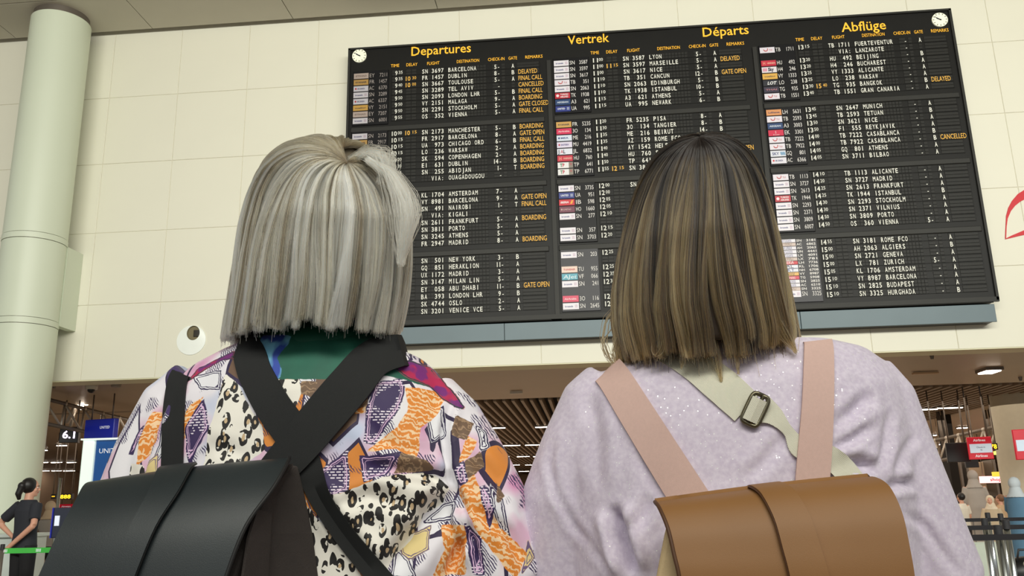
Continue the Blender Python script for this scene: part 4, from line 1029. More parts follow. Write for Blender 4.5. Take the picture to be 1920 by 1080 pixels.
sw.tube([P(1615, 712, YB), P(1650, 752, YB), P(1678, 830, YB), P(1712, 930, YB), eBR, eBR.lerp(wBR, .85)], [.05, .052, .052, .054, .058, .048], 20)
swB = voxel_mesh(sw, .0055, 6, 'sweater')
fold_cloth(swB, [([(1040, 820), (1030, 870), (1042, 925), (1075, 985), (1112, 1030)], .004, 7), ([(1112, 1030), (1140, 1060), (1150, 1079)], .003, 7), ([(1150, 950), (1166, 1010), (1188, 1079)], .026, 12), ([(1108, 740), (1118, 820), (1120, 920)], .005, 14), ([(1245, 790), (1215, 860), (1240, 930)], .003, 16),
    ([(1480, 810), (1440, 860), (1400, 900)], .004, 12), ([(1560, 800), (1600, 770), (1640, 740)], .006, 12), ([(1562, 845), (1590, 830), (1630, 800)], .007, 9), ([(1560, 872), (1600, 868), (1645, 880)], .011, 11), ([(1668, 770), (1660, 830), (1648, 885)], .005, 8), ([(1716, 815), (1692, 850), (1672, 900)], .004, 8), ([(1660, 914), (1690, 906), (1715, 905)], .008, 9),
    ([(1690, 955), (1735, 990), (1770, 1040), (1800, 1079)], .004, 8), ([(1600, 700), (1618, 740), (1600, 800)], .004, 12), ([(1300, 1000), (1330, 960), (1400, 940)], .004, 14), ([(1180, 1000), (1210, 960), (1220, 930)], .005, 12)], .0024, 12, 9)
q = NT('lilac_sparkle_knit'); V = q.coord('Object')
c = q.mix(q.noise(V, 14, 3), C(196, 184, 206), C(212, 202, 220)); c = q.mix(q.step(q.noise(V, 160, 2), .35, .7), c, C(220, 211, 227))
sp1 = q.new('ShaderNodeTexVoronoi'); q.l.new(V, sp1.inputs['Vector']); sp1.inputs['Scale'].default_value = 330; sc1 = q.new('ShaderNodeSeparateColor'); q.l.new(sp1.outputs['Color'], sc1.inputs[0])
gl = q.math('MULTIPLY', q.math('LESS_THAN', sp1.outputs['Distance'], .28), q.math('GREATER_THAN', sc1.outputs[0], .93))
q.put(q.b.inputs['Base Color'], q.mix(gl, c, (1, 1, 1, 1))); q.put(q.b.inputs['Metallic'], q.math('MULTIPLY', gl, .5)); q.put(q.b.inputs['Roughness'], q.math('SUBTRACT', .85, q.math('MULTIPLY', gl, .55)))
q.b.inputs['Sheen Weight'].default_value = .3; q.bump(q.noise(V, 420, 3), .12, .001); M_lilac = q.m
womanB = empty('person', (xb, YB, 0)); tag(womanB, 'brown-haired woman seen from behind in a pale lilac sparkly sweater looking up', 'person')
swB.materials.append(M_lilac); link('sweater', swB, womanB, tuple(-Vector(womanB.location)))
hcB = P(1318, 450, YB-.01)
fg_body(womanB, xb, YB, (hcB.x, YB+.005, hcB.z), P(1380, 700, YB).z, (eBL, eBR), (wBL, wBR), 1.0, M_skin)
legs_and_shoes(womanB, xb, YB, mat('light_jeans', srgb(110, 125, 150), .8, vary=.12, scale=60), mat('white_shoe', srgb(225, 222, 215), .5))
cl_ = MB(); a, b = P(1240, 662, YB), P(1500, 655, YB); zc = (a.z+b.z)/2
cl_.rings([((a.x+b.x)/2, YB, zc-.02, (b.x-a.x)/2, .082, 2), ((a.x+b.x)/2, YB+.004, zc+.012, (b.x-a.x)/2*.86, .068, 2)], 48, cap=False)
o = cl_.build('neckband', M_lilac, womanB, True); sd_ = o.modifiers.new('s', 'SOLIDIFY'); sd_.thickness = .005
rowsB = [(278, 1300, 1322, -.02), (281, 1275, 1345, -.018), (288, 1252, 1368, -.015), (302, 1230, 1390, -.012), (325, 1212, 1408, -.008), (360, 1195, 1424, -.004), (410, 1180, 1438, 0), (470, 1167, 1452, 0), (540, 1157, 1466, 0), (600, 1155, 1478, 0), (640, 1162, 1486, 0), (676, 1172, 1484, 0)]
ryB = [.004, .033, .052, .072, .09, .102, .11, .113, .11, .106, .102, .097]
M_hB = mat('brown_hair', srgb(58, 46, 36), .55, vary=.2, scale=30)
M_hBs = hair_mat('brown_balayage_strands', C(28, 23, 21), C(76, 56, 35), C(176, 146, 94), .36, 1.05)
strB = [([(1165, 560), (1135, 600), (1128, 640), (1140, 670), (1155, 690)], 1.28, 10, .003), ([(1160, 600), (1140, 640), (1145, 665), (1165, 680)], 1.28, 6, .003), ([(1165, 620), (1158, 660), (1160, 690)], 1.25, 50, .002),
        ([(1310, 560), (1330, 620), (1345, 670), (1352, 715)], 1.185, 26, .0018), ([(1370, 560), (1380, 640), (1384, 700)], 1.185, 20, .002), ([(1440, 560), (1470, 620), (1492, 660)], 1.2, 60, .003), ([(1290, 600), (1285, 650), (1278, 690)], 1.185, 14, .002), ([(1240, 600), (1232, 650), (1228, 668)], 1.19, 20, .002)]
make_hair(womanB, rowsB, YB-.03, ryB, M_hB, M_hBs, 27000, 18, 23, strB, .62, .00048, .005, .07, None, 3, -1.7)

# ================================================================== BACKPACKS
def leather(name, c1, c2, rough, bump=.25):
    q = NT(name); V = q.coord('Object'); q.put(q.b.inputs['Base Color'], q.mix(q.noise(V, 9, 4), c1, c2)); q.b.inputs['Roughness'].default_value = rough
    q.bump(q.noise(V, 900, 3), bump, .0006); return q.m
M_blk = leather('black_leather', C(27, 33, 36), C(40, 49, 52), .45); M_blkc = mat('black_canvas', C(54, 47, 44), .8, vary=.15, scale=40, bump=.3)
M_tan = leather('tan_leather', C(134, 94, 52), C(148, 105, 60), .55, .15); M_canv = mat('cream_canvas', C(196, 172, 132), .8, vary=.06, scale=60, bump=.3)
M_web = mat('black_strap', C(20, 22, 23), .75, vary=.1, scale=200, bump=.4); M_pink = mat('pink_strap', C(222, 188, 178), .75, vary=.05, scale=260, bump=.5)
def webbing():
    q = NT('cream_webbing'); w_ = q.new('ShaderNodeTexWave'); q.l.new(q.coord('Object', rot=(0, .7, 0)), w_.inputs['Vector']); w_.inputs['Scale'].default_value = 190
    q.put(q.b.inputs['Base Color'], q.mix(w_.outputs['Fac'], C(206, 204, 184), C(230, 228, 212))); q.b.inputs['Roughness'].default_value = .8; q.bump(w_.outputs['Fac'], .5, .0012); return q.m
M_cw = webbing()
def lerp_row(L, R, n): return [Vector(L).lerp(Vector(R), i/(n-1)) for i in range(n)]
def curved_sheet(rows, th, name, m, parent, n=24, bow=0.0):
    """rows of (left point, right point) from the back of the top down the front; a thick sheet with two skins"""
    # catmull-rom through the rows
    k = len(rows); fine = []
    for i in range(k-1):
        for s in range(6):
            f = s/6; r_ = []
            for e in (0, 1):
                p0, p1, p2, p3 = [Vector(rows[j][e]) for j in (max(i-1, 0), i, i+1, min(i+2, k-1))]
                r_.append(.5*((2*p1)+(-p0+p2)*f+(2*p0-5*p1+4*p2-p3)*f*f+(-p0+3*p1-3*p2+p3)*f**3))
            fine.append(r_)
    fine.append([Vector(rows[-1][0]), Vector(rows[-1][1])])
    K = len(fine); grid = []
    for i, (a, b) in enumerate(fine):
        grid.append([a.lerp(b, j/(n-1))+Vector((0, -bow*math.sin(PI*j/(n-1)), bow*.5*math.sin(PI*j/(n-1))*max(0, 1-i/K*3))) for j in range(n)])
    vs = []; 
    for i in range(K):
        for j in range(n):
            t = grid[min(i+1, K-1)][j]-grid[max(i-1, 0)][j]; u = grid[i][min(j+1, n-1)]-grid[i][max(j-1, 0)]; nn_ = t.cross(u).normalized()*th
            if nn_.y < 0 or (abs(nn_.y) < 1e-9 and nn_.z > 0): nn_ = -nn_
            vs += [grid[i][j], grid[i][j]+nn_]
    fs = []; ix = lambda i, j, s: (i*n+j)*2+s
    for i in range(K-1):
        for j in range(n-1):
            fs += [(ix(i, j, 0), ix(i, j+1, 0), ix(i+1, j+1, 0), ix(i+1, j, 0)), (ix(i, j, 1), ix(i+1, j, 1), ix(i+1, j+1, 1), ix(i, j+1, 1))]
        fs += [(ix(i, 0, 0), ix(i+1, 0, 0), ix(i+1, 0, 1), ix(i, 0, 1)), (ix(i, n-1, 0), ix(i, n-1, 1), ix(i+1, n-1, 1), ix(i+1, n-1, 0))]
    for j in range(n-1): fs += [(ix(0, j, 0), ix(0, j, 1), ix(0, j+1, 1), ix(0, j+1, 0)), (ix(K-1, j, 0), ix(K-1, j+1, 0), ix(K-1, j+1, 1), ix(K-1, j, 1))]
    m_ = MB(); m_.add(vs, fs); o = m_.build(name, m, parent); autosmooth(o, 50); return o, grid
# black bag
c = P(330, 1000, 1.08); bagA = empty('backpack', (c.x, c.y, .86)); tag(bagA, 'black leather flap backpack on the blonde woman\'s back', 'backpack')
fl = [(P(176, 902, 1.155), P(542, 858, 1.155)), (P(158, 908, 1.125), P(540, 866, 1.125)), (P(140, 940, 1.09), P(512, 915, 1.09)), (P(108, 1000, 1.065), P(462, 985, 1.065)), (P(72, 1080, 1.05), P(425, 1078, 1.05))]
low = (P(40, 1150, 1.045), P(405, 1150, 1.045)); low2 = (P(20, 1240, 1.045), P(400, 1240, 1.045)); fl += [low, low2]
flapA, gA = curved_sheet(fl, .004, 'flap', M_blk, bagA, 30, .006)
bd = [(P(190, 912, 1.158), P(556, 868, 1.158)), (P(165, 950, 1.12), P(500, 930, 1.12)), (P(135, 1010, 1.09), P(470, 1000, 1.09)), (P(95, 1090, 1.075), P(438, 1090, 1.075)), (P(70, 1160, 1.07), P(420, 1160, 1.07)), (P(45, 1330, 1.07), P(405, 1330, 1.07))]
bk = [(P(196, 916, 1.175), P(560, 872, 1.175)), (P(190, 980, 1.18), P(576, 940, 1.18)), (P(180, 1040, 1.18), P(588, 1000, 1.18)), (P(170, 1100, 1.18), P(600, 1090, 1.18)), (P(165, 1180, 1.18), P(606, 1180, 1.18)), (P(160, 1300, 1.18), P(612, 1300, 1.18))]
m = MB(); k = len(bd); vs = []
for (fl_, fr_), (bl_, br_) in zip(bd, bk): vs += [fl_, fr_, br_+Vector((-.004, -.035, 0)) if 0 else (fr_+br_)/2+Vector((-.014, 0, 0)), br_, bl_, (fl_+bl_)/2+Vector((.01, 0, 0))]
fs = [(0, 1, 2, 3, 4, 5), tuple(range((k-1)*6, k*6))[::-1]]
for i in range(k-1):
    for j in range(6): fs.append((i*6+j, (i+1)*6+j, (i+1)*6+(j+1) % 6, i*6+(j+1) % 6))
m.add(vs, fs); o = m.build('bag_body', M_blkc, bagA); bv = o.modifiers.new('b', 'BEVEL'); bv.width = .004; bv.segments = 2
# raised band and stitched edge on the flap
def band(grid, u0, u1, lift, name, m, parent, r0=0):
    n = len(grid[0]); A_, B_ = [], []
    K = len(grid)
    for i in range(r0, K):
        f = i/(K-1); a, b = u0[0]+(u0[1]-u0[0])*f, u1[0]+(u1[1]-u1[0])*f
        def at(u): x = u*(n-1); j = min(int(x), n-2); return grid[i][j].lerp(grid[i][j+1], x-j)
        d = Vector((0, -lift, lift*.5)); A_.append(at(a)+d); B_.append(at(b)+d)
    mb = MB(); mb.sheet(A_, B_, lift*1.2); o = mb.build(name, m, parent); autosmooth(o, 50); return A_, B_
A_, B_ = band(gA, (.36, .46), (.545, .55), .0035, 'flap_band', M_blk, bagA)
M_edge = mat('black_edge', C(14, 14, 15), .6)
MB().tube([p+Vector((.0, -.001, .001)) for p in B_], .0013, 6).build('band_seam', M_edge, bagA)
rim = [gA[i][-1] for i in range(len(gA))]
MB().tube(rim, .0026, 8).build('flap_edging', M_edge, bagA, True)
tabA = [P(478, 955, 1.09), P(462, 1010, 1.075), P(452, 1080, 1.065), P(445, 1160, 1.065)]; tabB = [P(505, 962, 1.125), P(502, 1020, 1.115), P(498, 1080, 1.11), P(495, 1160, 1.11)]
MB().sheet(tabA, tabB, .004).build('side_tab', M_blkc, bagA)
# tan bag
c = P(1490, 1000, 1.05); bagB = empty('backpack', (c.x, c.y, .86)); tag(bagB, 'tan leather flap backpack over a cream canvas body on the lilac sweater', 'backpack')
fl = [(P(1236, 944, 1.12), P(1618, 896, 1.12)), (P(1228, 941, 1.085), P(1640, 894, 1.085)), (P(1236, 952, 1.05), P(1668, 912, 1.05)), (P(1252, 990, 1.03), P(1692, 962, 1.03)), (P(1264, 1040, 1.02), P(1706, 1025, 1.02)), (P(1274, 1085, 1.015), P(1716, 1085, 1.015)), (P(1280, 1160, 1.015), P(1722, 1160, 1.015)), (P(1284, 1230, 1.02), P(1724, 1230, 1.02))]
flapB, gB = curved_sheet(fl, .004, 'flap', M_tan, bagB, 30, .006)
bd = [(P(1256, 962, 1.095), P(1650, 915, 1.095)), (P(1246, 1000, 1.05), P(1676, 985, 1.05)), (P(1236, 1050, 1.04), P(1690, 1050, 1.04)), (P(1226, 1100, 1.035), P(1700, 1100, 1.035)), (P(1222, 1300, 1.035), P(1702, 1300, 1.035))]
bk = [(P(1258, 958, 1.15), P(1640, 912, 1.15)), (P(1250, 1000, 1.155), P(1655, 985, 1.155)), (P(1244, 1050, 1.155), P(1660, 1050, 1.155)), (P(1240, 1100, 1.155), P(1660, 1100, 1.155)), (P(1240, 1290, 1.155), P(1660, 1290, 1.155))]
m = MB(); k = len(bd); vs = []
for (a, b), (c_, d_) in zip(bd, bk): vs += [a, b, d_, c_]
fs = [(0, 1, 2, 3), tuple(range((k-1)*4, k*4))[::-1]]
for i in range(k-1):
    for j in range(4): fs.append((i*4+j, (i+1)*4+j, (i+1)*4+(j+1) % 4, i*4+(j+1) % 4))
m.add(vs, fs); o = m.build('bag_body', M_canv, bagB); bv = o.modifiers.new('b', 'BEVEL'); bv.width = .006; bv.segments = 3
A_, B_ = band(gB, (.43, .48), (.56, .66), .003, 'flap_band', M_tan, bagB)
M_tedge = mat('tan_seam', C(84, 52, 26), .6)
MB().tube([p+Vector((-.0008, -.0008, .001)) for p in A_], .0011, 6).build('band_seam', M_tedge, bagB)
MB().tube([gB[i][0] for i in range(len(gB))], .0024, 8).build('flap_edging', M_tedge, bagB, True)

# straps (each belongs to its bag)
dA = Drape([shirtA]); dB = Drape([swB])
strap(dA, [(400, 640, 0), (432, 640, 24), (462, 655, 30), (478, 700, 32), (510, 760, 34), (548, 815, 34), (575, 870, 26), (600, 935, 20), (650, 1010, 20), (725, 1100, 22)][1:], .006, .004, M_web, 'shoulder_strap', bagA, 8, 9, None, True)
strap(dA, [(752, 656, 30), (700, 672, 36), (655, 722, 40), (600, 786, 40), (555, 840, 38), (515, 885, 34)], .011, .004, M_web, 'shoulder_strap', bagA, 8, 9, None, True)
strap(dA, [(338, 700, 17), (330, 722, 18), (324, 780, 20), (322, 850, 20), (320, 925, 20)], .006, .004, M_web, 'side_strap', bagA, 8, 9, None, True)
strap(dB, [(1120, 676, 30), (1148, 704, 31), (1190, 770, 33), (1240, 850, 35), (1300, 945, 37)], .006, .004, M_pink, 'shoulder_strap', bagB, 8, 7, None, True)
strap(dB, [(1534, 638, 26), (1536, 665, 28), (1534, 760, 30), (1528, 850, 32), (1522, 925, 32)], .008, .004, M_pink, 'shoulder_strap', bagB, 8, 7, None, True)
cb = empty('crossbody_strap', (0, 0, 0)); p = dB.hit(1350, 720); cb.location = p; tag(cb, 'cream woven crossbody strap with metal buckle across the lilac sweater', 'strap')
strap(dB, [(1205, 652, 15), (1245, 660, 19), (1300, 685, 28), (1350, 720, 34), (1400, 765, 33)], .004, .003, M_cw, 'wide_webbing', cb, 8, 7)
strap(dB, [(1428, 766, 28), (1452, 780, 18), (1478, 808, 10), (1500, 838, 20), (1540, 850, 22), (1575, 872, 22), (1610, 915, 22)], .005, .003, M_cw, 'narrow_webbing', cb, 8, 7)
def buckle():
    c0 = dB.hit(1416, 768); Yb = c0.y-.010; m = MB(); ctr = np.array([1416, 768]); ax = np.array([.42, -.90]); ay = np.array([.90, .42])*1.0
    pts = []
    for i in range(33):
        a = 2*PI*i/32; e = 5; x = math.copysign(abs(math.cos(a))**(2/e), math.cos(a))*30; y = math.copysign(abs(math.sin(a))**(2/e), math.sin(a))*17
        v_ = ctr+ax*x+ay*y; pts.append(P(v_[0], v_[1], Yb))
    m.tube(pts, .0032, 8); m.tube([P(*(ctr+ax*30+ay*3), Yb), P(*(ctr-ax*30+ay*3), Yb)], .0028, 8)
    m.build('buckle', mat('antique_metal', C(118, 112, 92), .3, metal=.9), cb, True)['label'] = 'dull metal slide buckle'
    w_ = MB(); A_ = [P(*(ctr+ax*22-ay*15), Yb-.003), P(*(ctr+ax*22+ay*0), Yb-.006), P(*(ctr+ax*22+ay*14), Yb-.003)]; B_ = [P(*(ctr-ax*24-ay*15), Yb-.003), P(*(ctr-ax*24), Yb-.006), P(*(ctr-ax*24+ay*14), Yb-.003)]
    w_.sheet(A_, B_, .003).build('webbing_loop', M_cw, cb)
buckle()

# ================================================================== LOW HALL: SIGNS, TRUSSES, PEOPLE, BARRIERS
# dome camera
c = G(172, 722, HALL_Z); t = empty('dome_camera', (c.x, c.y, HALL_Z)); tag(t, 'small white dome camera under the low ceiling beside the left column', 'camera')
MB().rings([(c.x, c.y, HALL_Z-.07, .085, .085, 2), (c.x, c.y, HALL_Z+.03, .1, .1, 2)], 28).build('camera_housing', mat('white_plastic', srgb(205, 200, 190), .4), t, True)
MB().ball((c.x, c.y, HALL_Z-.075), (.055, .055, .05)).build('camera_dome', M_black, t, True)
c = G(218, 722, HALL_Z); o = MB().rings([(c.x, c.y, HALL_Z-.03, .07, .07, 2), (c.x, c.y, HALL_Z+.02, .08, .08, 2)], 20).build('smoke_detector', mat('grey_plastic', srgb(150, 142, 132), .5)); tag(o, 'flat round grey detector on the low ceiling right of the dome camera', 'detector')
for px, py in ((1747, 667), (1913, 709), (102, 722)):
    c = G(px, py, HALL_Z); o = MB().rings([(c.x, c.y, HALL_Z-.05, .02, .02, 2), (c.x, c.y, HALL_Z+.02, .035, .035, 2)], 12).build('sprinkler', M_mgrey)
    tag(o, {1747: 'tiny sprinkler head above the unlit ceiling diffuser', 1913: 'tiny sprinkler head at the right edge near the recessed light', 102: 'tiny sprinkler head right next to the left column'}[px], 'sprinkler')
c = G(968, 735, HALL_Z); o = MB().box((c.x-.11, c.y-.03, HALL_Z-.03), (c.x+.11, c.y+.03, HALL_Z+.01)).build('ceiling_bracket', mat('white_plastic', srgb(205, 200, 190), .4)); tag(o, 'small pale bracket on the bronze ceiling between the two women', 'bracket')

M_lgrey = mat('light_grey_paint', srgb(188, 180, 168), .4, metal=.3)
def truss(name, a, b, Ya, Yb, n, drop, label, rad=.024, first=0):
    """top chord from pixel a to pixel b with zig-zag struts down to a lower chord"""
    A, B = P(a[0], a[1], Ya), P(b[0], b[1], Yb); t = empty(name, A); tag(t, label, 'truss')
    MB().tube([A, B], rad*1.3, 10).build('top_chord', M_mgrey, t, True)
    nb = (B-A).cross(Vector((0, 0, 1))).normalized()*drop*.35
    lo_a, lo_b = A+Vector((0, 0, -drop))+nb, B+Vector((0, 0, -drop))+nb
    MB().tube([lo_a, lo_b], rad*1.3, 10).build('lower_chord', M_mgrey, t, True)
    for i in range(n):
        p = A.lerp(B, (i+.5)/n); q0, q1 = lo_a.lerp(lo_b, i/n), lo_a.lerp(lo_b, (i+1)/n)
        MB().tube([q0, p], rad*.8, 8).build('strut', M_lgrey, t, True); MB().tube([p, q1], rad*.8, 8).build('strut', M_lgrey, t, True)
        MB().ball(p, rad*1.7, 12, 8).build('node', M_lgrey, t, True)
    return t, A, B
t, A, B = truss('truss', (62, 742), (292, 800), 12.75, 16.9, 7, .42, 'hanging space-frame truss with zig-zag struts beside the left column')
pt = P(153, 725, 15.5); MB().tube([Vector((pt.x, pt.y, HALL_Z+.05)), P(153, 764, 15.5)], .075, 14).build('hanger_post', M_mgrey, t, True)
MB().tube([P(152, 735, 15.2), P(126, 793, 14.9)], .035, 8).build('brace', M_lgrey, t, True); MB().tube([P(143, 762, 15.2), P(132, 800, 15.0)], .03, 8).build('brace', M_lgrey, t, True)
for i, (a, b) in enumerate(((146, 756), (162, 756), (153, 764))):
    c = P(a, b, 15.1); o = MB().ball(c, .045, 12, 8).build('spotlight', M_lamp, None, True); tag(o, ['small bright spotlight left on the truss hanger post', 'small bright spotlight right on the truss hanger post', 'small bright spotlight below the truss hanger post'][i], 'light')
def hang_sign(name, px, Y, w, h, d, mats, label, cat, rz=0, tilt=0, text=(), rods=True):
    c = P(px[0], px[1], Y); t = empty(name, c); t.rotation_euler = (tilt, 0, rz); tag(t, label, cat)
    MB().bevbox((-w/2, 0, -h/2), (w/2, d, h/2), .01).build('sign_box', mats[0], t, loc=(0, 0, 0))
    for s, x, z, hh, ww, m in text:
        q = MB(); put_text(q, s, x, z, hh, -.004, w=ww, bold=.02, align='C'); q.build('sign_lettering', m, t, loc=(0, 0, 0))
    if rods:
        for q in (-1, 1): MB().tube([(q*w*.35, d/2, h/2), (q*w*.35, d/2, max(h/2+.02, HALL_Z-c.z))], .012, 6).build('hanger_rod', M_mgrey, t, True, (0, 0, 0))
    return t
M_led = mat('led_white', srgb(240, 225, 255), .4, vary=0, emit=3.5); M_amber = mat('led_amber', srgb(255, 200, 40), .4, vary=0, emit=2.2); M_wtext = mat('white_text', srgb(225, 228, 235), .5, vary=0, emit=.3)
hang_sign('gate_number_sign', (129, 815), 14.2, .30, .27, .14, [M_dgrey], 'small dark lit number sign reading 6.1 hanging beside the left column', 'sign', .3, 0, [('6.1', 0, -.06, .13, .2, M_led)])
hang_sign('airline_banner', (184, 819), 13.6, .60, .58, .1, [M_blue], 'deep blue hanging airline screen above the white lightbox totem', 'sign', -.22, 0, [('UNITED', .12, .13, .045, .2, M_wtext)])
# totem with lit white front edge and blue side
c = P(183, 850, 10.2); t = empty('lightbox_totem', (c.x, c.y, 0)); tag(t, 'tall standing totem with lit white edge and blue airline side', 'totem'); zt_ = P(180, 827, 10.2).z; zt_ = max(zt_, 1.5)
x0, x1, x2 = P(152, 850, 10.05).x, P(176, 850, 10.07).x, P(224, 850, 10.08).x
MB().bevbox((x0, 10.05, .06), (x1, 10.5, zt_), .02).build('lit_edge', M_lightbox, t)
MB().bevbox((x1, 10.08, .06), (x2, 10.5, zt_), .02).build('blue_face', M_blue2, t)
MB().box((x0-.04, 9.98, 0), (x2+.04, 10.56, .06)).build('totem_base', M_dgrey, t); MB().box((x0-.01, 10.03, zt_), (x2+.01, 10.52, zt_+.02)).build('totem_cap', M_lightbox, t)
q = MB(); pz = P(200, 845, 10.08); put_text(q, 'UNITED', x1+.06, pz.z-.03, .06, 10.07, w=.3); q.build('totem_lettering', M_wtext, t)
# far left: boards, pole, kiosk
hang_sign('queue_number_display', (123, 931), 20, .30, .13, .1, [M_black], 'lit amber three-digit display beyond the staff woman', 'display', 0, 0, [('888', 0, -.045, .09, .26, M_amber)])
hang_sign('arrow_display', (100, 931), 20.0, .13, .11, .1, [M_black], 'small black lit arrow display left of the amber digits', 'display', 0, 0, [('<<<', 0, -.02, .045, .08, M_amber)])
hang_sign('red_poster', (124, 949), 26, .46, .12, .05, [M_red], 'small red sign behind the dark kiosk screen at left', 'sign', 0, 0, [('Airways', 0, -.03, .05, .3, M_wtext)])
q = MB(); p_ = P(98, 948, 59.9); put_text(q, 'una - to', p_.x, p_.z-.3, .85, 59.95, w=2.6, align='C'); tag(q.build('wall_lettering', M_dgrey), 'dark lettering on the far beige wall behind the staff woman', 'lettering')
p_ = P(108, 950, 12); t = MB().tube([(p_.x, 12, 0), (p_.x, 12, P(109, 896, 12).z)], .022, 10).build('thin_pole', M_chrome, None, True); tag(t, 'thin chrome pole standing behind the kiosk screen at left', 'pole')
c = P(121, 978, 8.6); t = empty('kiosk', (c.x, c.y, 0)); tag(t, 'dark self-service kiosk screen with small white label at left', 'kiosk')
MB().bevbox((c.x-.13, 8.6, c.z-.16), (c.x+.17, 8.66, c.z+.14), .008).build('screen', mat('kiosk_navy', srgb(48, 52, 66), .3), t); MB().box((c.x-.06, 8.66, 0), (c.x+.1, 8.76, c.z+.05)).build('stand', M_dgrey, t); MB().box((c.x-.2, 8.5, 0), (c.x+.24, 8.9, .03)).build('base', M_dgrey, t)
MB().box((c.x-.105, 8.594, c.z-.04), (c.x-.055, 8.6, c.z+.06)).build('label_card', mat('label_white', srgb(220, 228, 245), .4, emit=.4), t); MB().box((c.x-.138, 8.59, c.z-.16), (c.x-.126, 8.665, c.z+.14)).build('screen_edge', mat('edge_blue', srgb(40, 50, 170), .4), t)
# white check-in desk at far left
p_ = P(12, 1005, 10.2); t = empty('check_in_desk', (p_.x, 10.2, 0)); tag(t, 'white check-in desk at the left edge behind the staff woman', 'desk')
MB().bevbox((p_.x-1.6, 10.25, 0), (p_.x+.10, 10.85, p_.z-.02), .01).build('desk_body', mat('desk_white', srgb(215, 225, 220), .4), t); MB().bevbox((p_.x-1.65, 10.2, p_.z-.02), (p_.x+.13, 10.9, p_.z+.02), .008).build('desk_top', mat('desk_white', srgb(215, 225, 220), .4), t)
# people at left
M_navy = mat('dark_polo', srgb(40, 42, 50), .8, vary=.1); M_trb = mat('black_trousers', srgb(22, 22, 26), .85); M_bh = mat('black_hair', srgb(22, 18, 18), .45, vary=.2)
c = P(47, 1000, 10.0)
small_person('person', 'staff woman in dark polo shirt with hand on hip and tied black hair', (c.x+.17, 9.75, 0), -.35, 1.58, dict(eL=(-.42, -.06, 1.15), wL=(-.19, -.02, .98), eR=(.27, -.1, 1.12), wR=(-.05, -.22, .82)), M_navy, M_trb, M_bh, 'bun', 'short', None, .011, head_yaw=-.75)
M_beige = mat('beige_cloth', srgb(205, 180, 148), .85); M_grey = mat('pale_grey_cloth', srgb(165, 158, 150), .85); M_dk = mat('dark_cloth', srgb(50, 46, 46), .85)
c = P(91, 980, 13.2); small_person('person', 'person in beige headscarf and pale top bending beside the kiosk screen', (c.x, 13.2, 0), .9, 1.36, dict(eL=(-.25, .12, 1.08), wL=(-.2, .32, 1.0), eR=(.25, .12, 1.08), wR=(.2, .32, 1.0)), M_grey, M_dk, M_beige, 'scarf', 'long', None, .013)
# green belt barrier
def post(name, x, y, h, label, metal=M_chrome, group=None):
    t = empty(name, (x, y, 0)); tag(t, label, 'barrier post', group)
    MB().rings([(x, y, .0, .17, .17, 2), (x, y, .015, .17, .17, 2), (x, y, .04, .05, .05, 2)], 28).build('base', M_dgrey, t, True)
    MB().tube([(x, y, .03), (x, y, h-.06)], .02, 16).build('pole', metal, t, True); MB().rings([(x, y, h-.06, .023, .023, 2), (x, y, h-.004, .023, .023, 2), (x, y, h, .018, .018, 2)], 20).build('belt_head', M_dgrey, t); return t
YG = 9.0; pg = P(4, 1033, YG); pg2 = P(235, 1030, YG)
post('barrier_post', pg.x, YG, pg.z+.07, 'dark barrier post holding the green belt at the left edge', M_mgrey)
post('barrier_post', pg2.x, YG, pg.z+.07, 'dark barrier post at the hidden end of the green belt', M_mgrey)
t = empty('belt', (pg.x, YG, pg.z)); tag(t, 'bright green barrier belt with white marks in front of the staff woman', 'belt')
MB().box((pg.x+.03, YG-.002, pg.z-.027), (pg2.x-.03, YG+.002, pg.z+.027)).build('webbing', M_belt_g, t)
for px in (9, 72): 
    x = P(px, 1033, YG).x; q = MB()
    for i in range(4): q.box((x-.025+i*.015, YG-.0035, pg.z-.016), (x-.018+i*.015, YG-.002, pg.z+.016))
    q.build('belt_print', M_wtext, t)

# ------------------------------------------------------------------ right side
t, A, B = truss('truss', (1700, 838), (1905, 792), 22, 20, 9, .5, 'hanging zig-zag truss over the screens at right', .03)
for a, b in ((1766, 795), (1851, 773)):
    for k in (-5, 4):
        p0 = P(a+k, b, 21.5); MB().tube([Vector((p0.x, p0.y, HALL_Z+.1)), P(a+k+9, b+42, 21.3)], .045, 8).build('hanger_post', M_mgrey, t, True)
hang_sign('monitor', (1741, 858), 17, .36, .34, .08, [M_black], 'black hanging monitor nearest the lilac shoulder', 'monitor', -.2)
hang_sign('monitor', (1797, 848), 17, .40, .36, .08, [M_black], 'larger black hanging monitor left of the red and white screen', 'monitor', -.2)
hang_sign('monitor', (1823, 868), 18, .24, .18, .08, [M_dgrey], 'small dark monitor below the red and white screen', 'monitor', -.1)
t = hang_sign('airline_screen_sign', (1838, 840), 16.5, .40, .40, .06, [M_red], 'red and white airline screen sign under the right truss', 'sign', -.25, 0, [('Airlines', 0, .12, .045, .2, M_wtext), ('Airlines', 0, -.16, .045, .2, M_wtext)])
MB().box((-.17, -.006, -.085), (.19, 0, .075)).build('white_field', mat('pale_screen', srgb(200, 215, 230), .4, emit=.35), t, loc=(0, 0, 0)); q = MB(); put_text(q, 'Check-in', .01, .0, .03, -.009, w=.14, align='C'); put_text(q, '78', .01, -.05, .03, -.009, align='C'); q.build('sign_lettering', M_dgrey, t, loc=(0, 0, 0))
t = hang_sign('airline_screen_sign', (1925, 833), 14, .34, .46, .06, [M_red], 'second red and white screen sign cut by the right edge on the white column', 'sign', -.25, 0, [], False)
MB().box((-.14, -.006, -.1), (.17, 0, .07)).build('white_field', mat('pale_screen', srgb(200, 215, 230), .4, emit=.35), t, loc=(0, 0, 0))
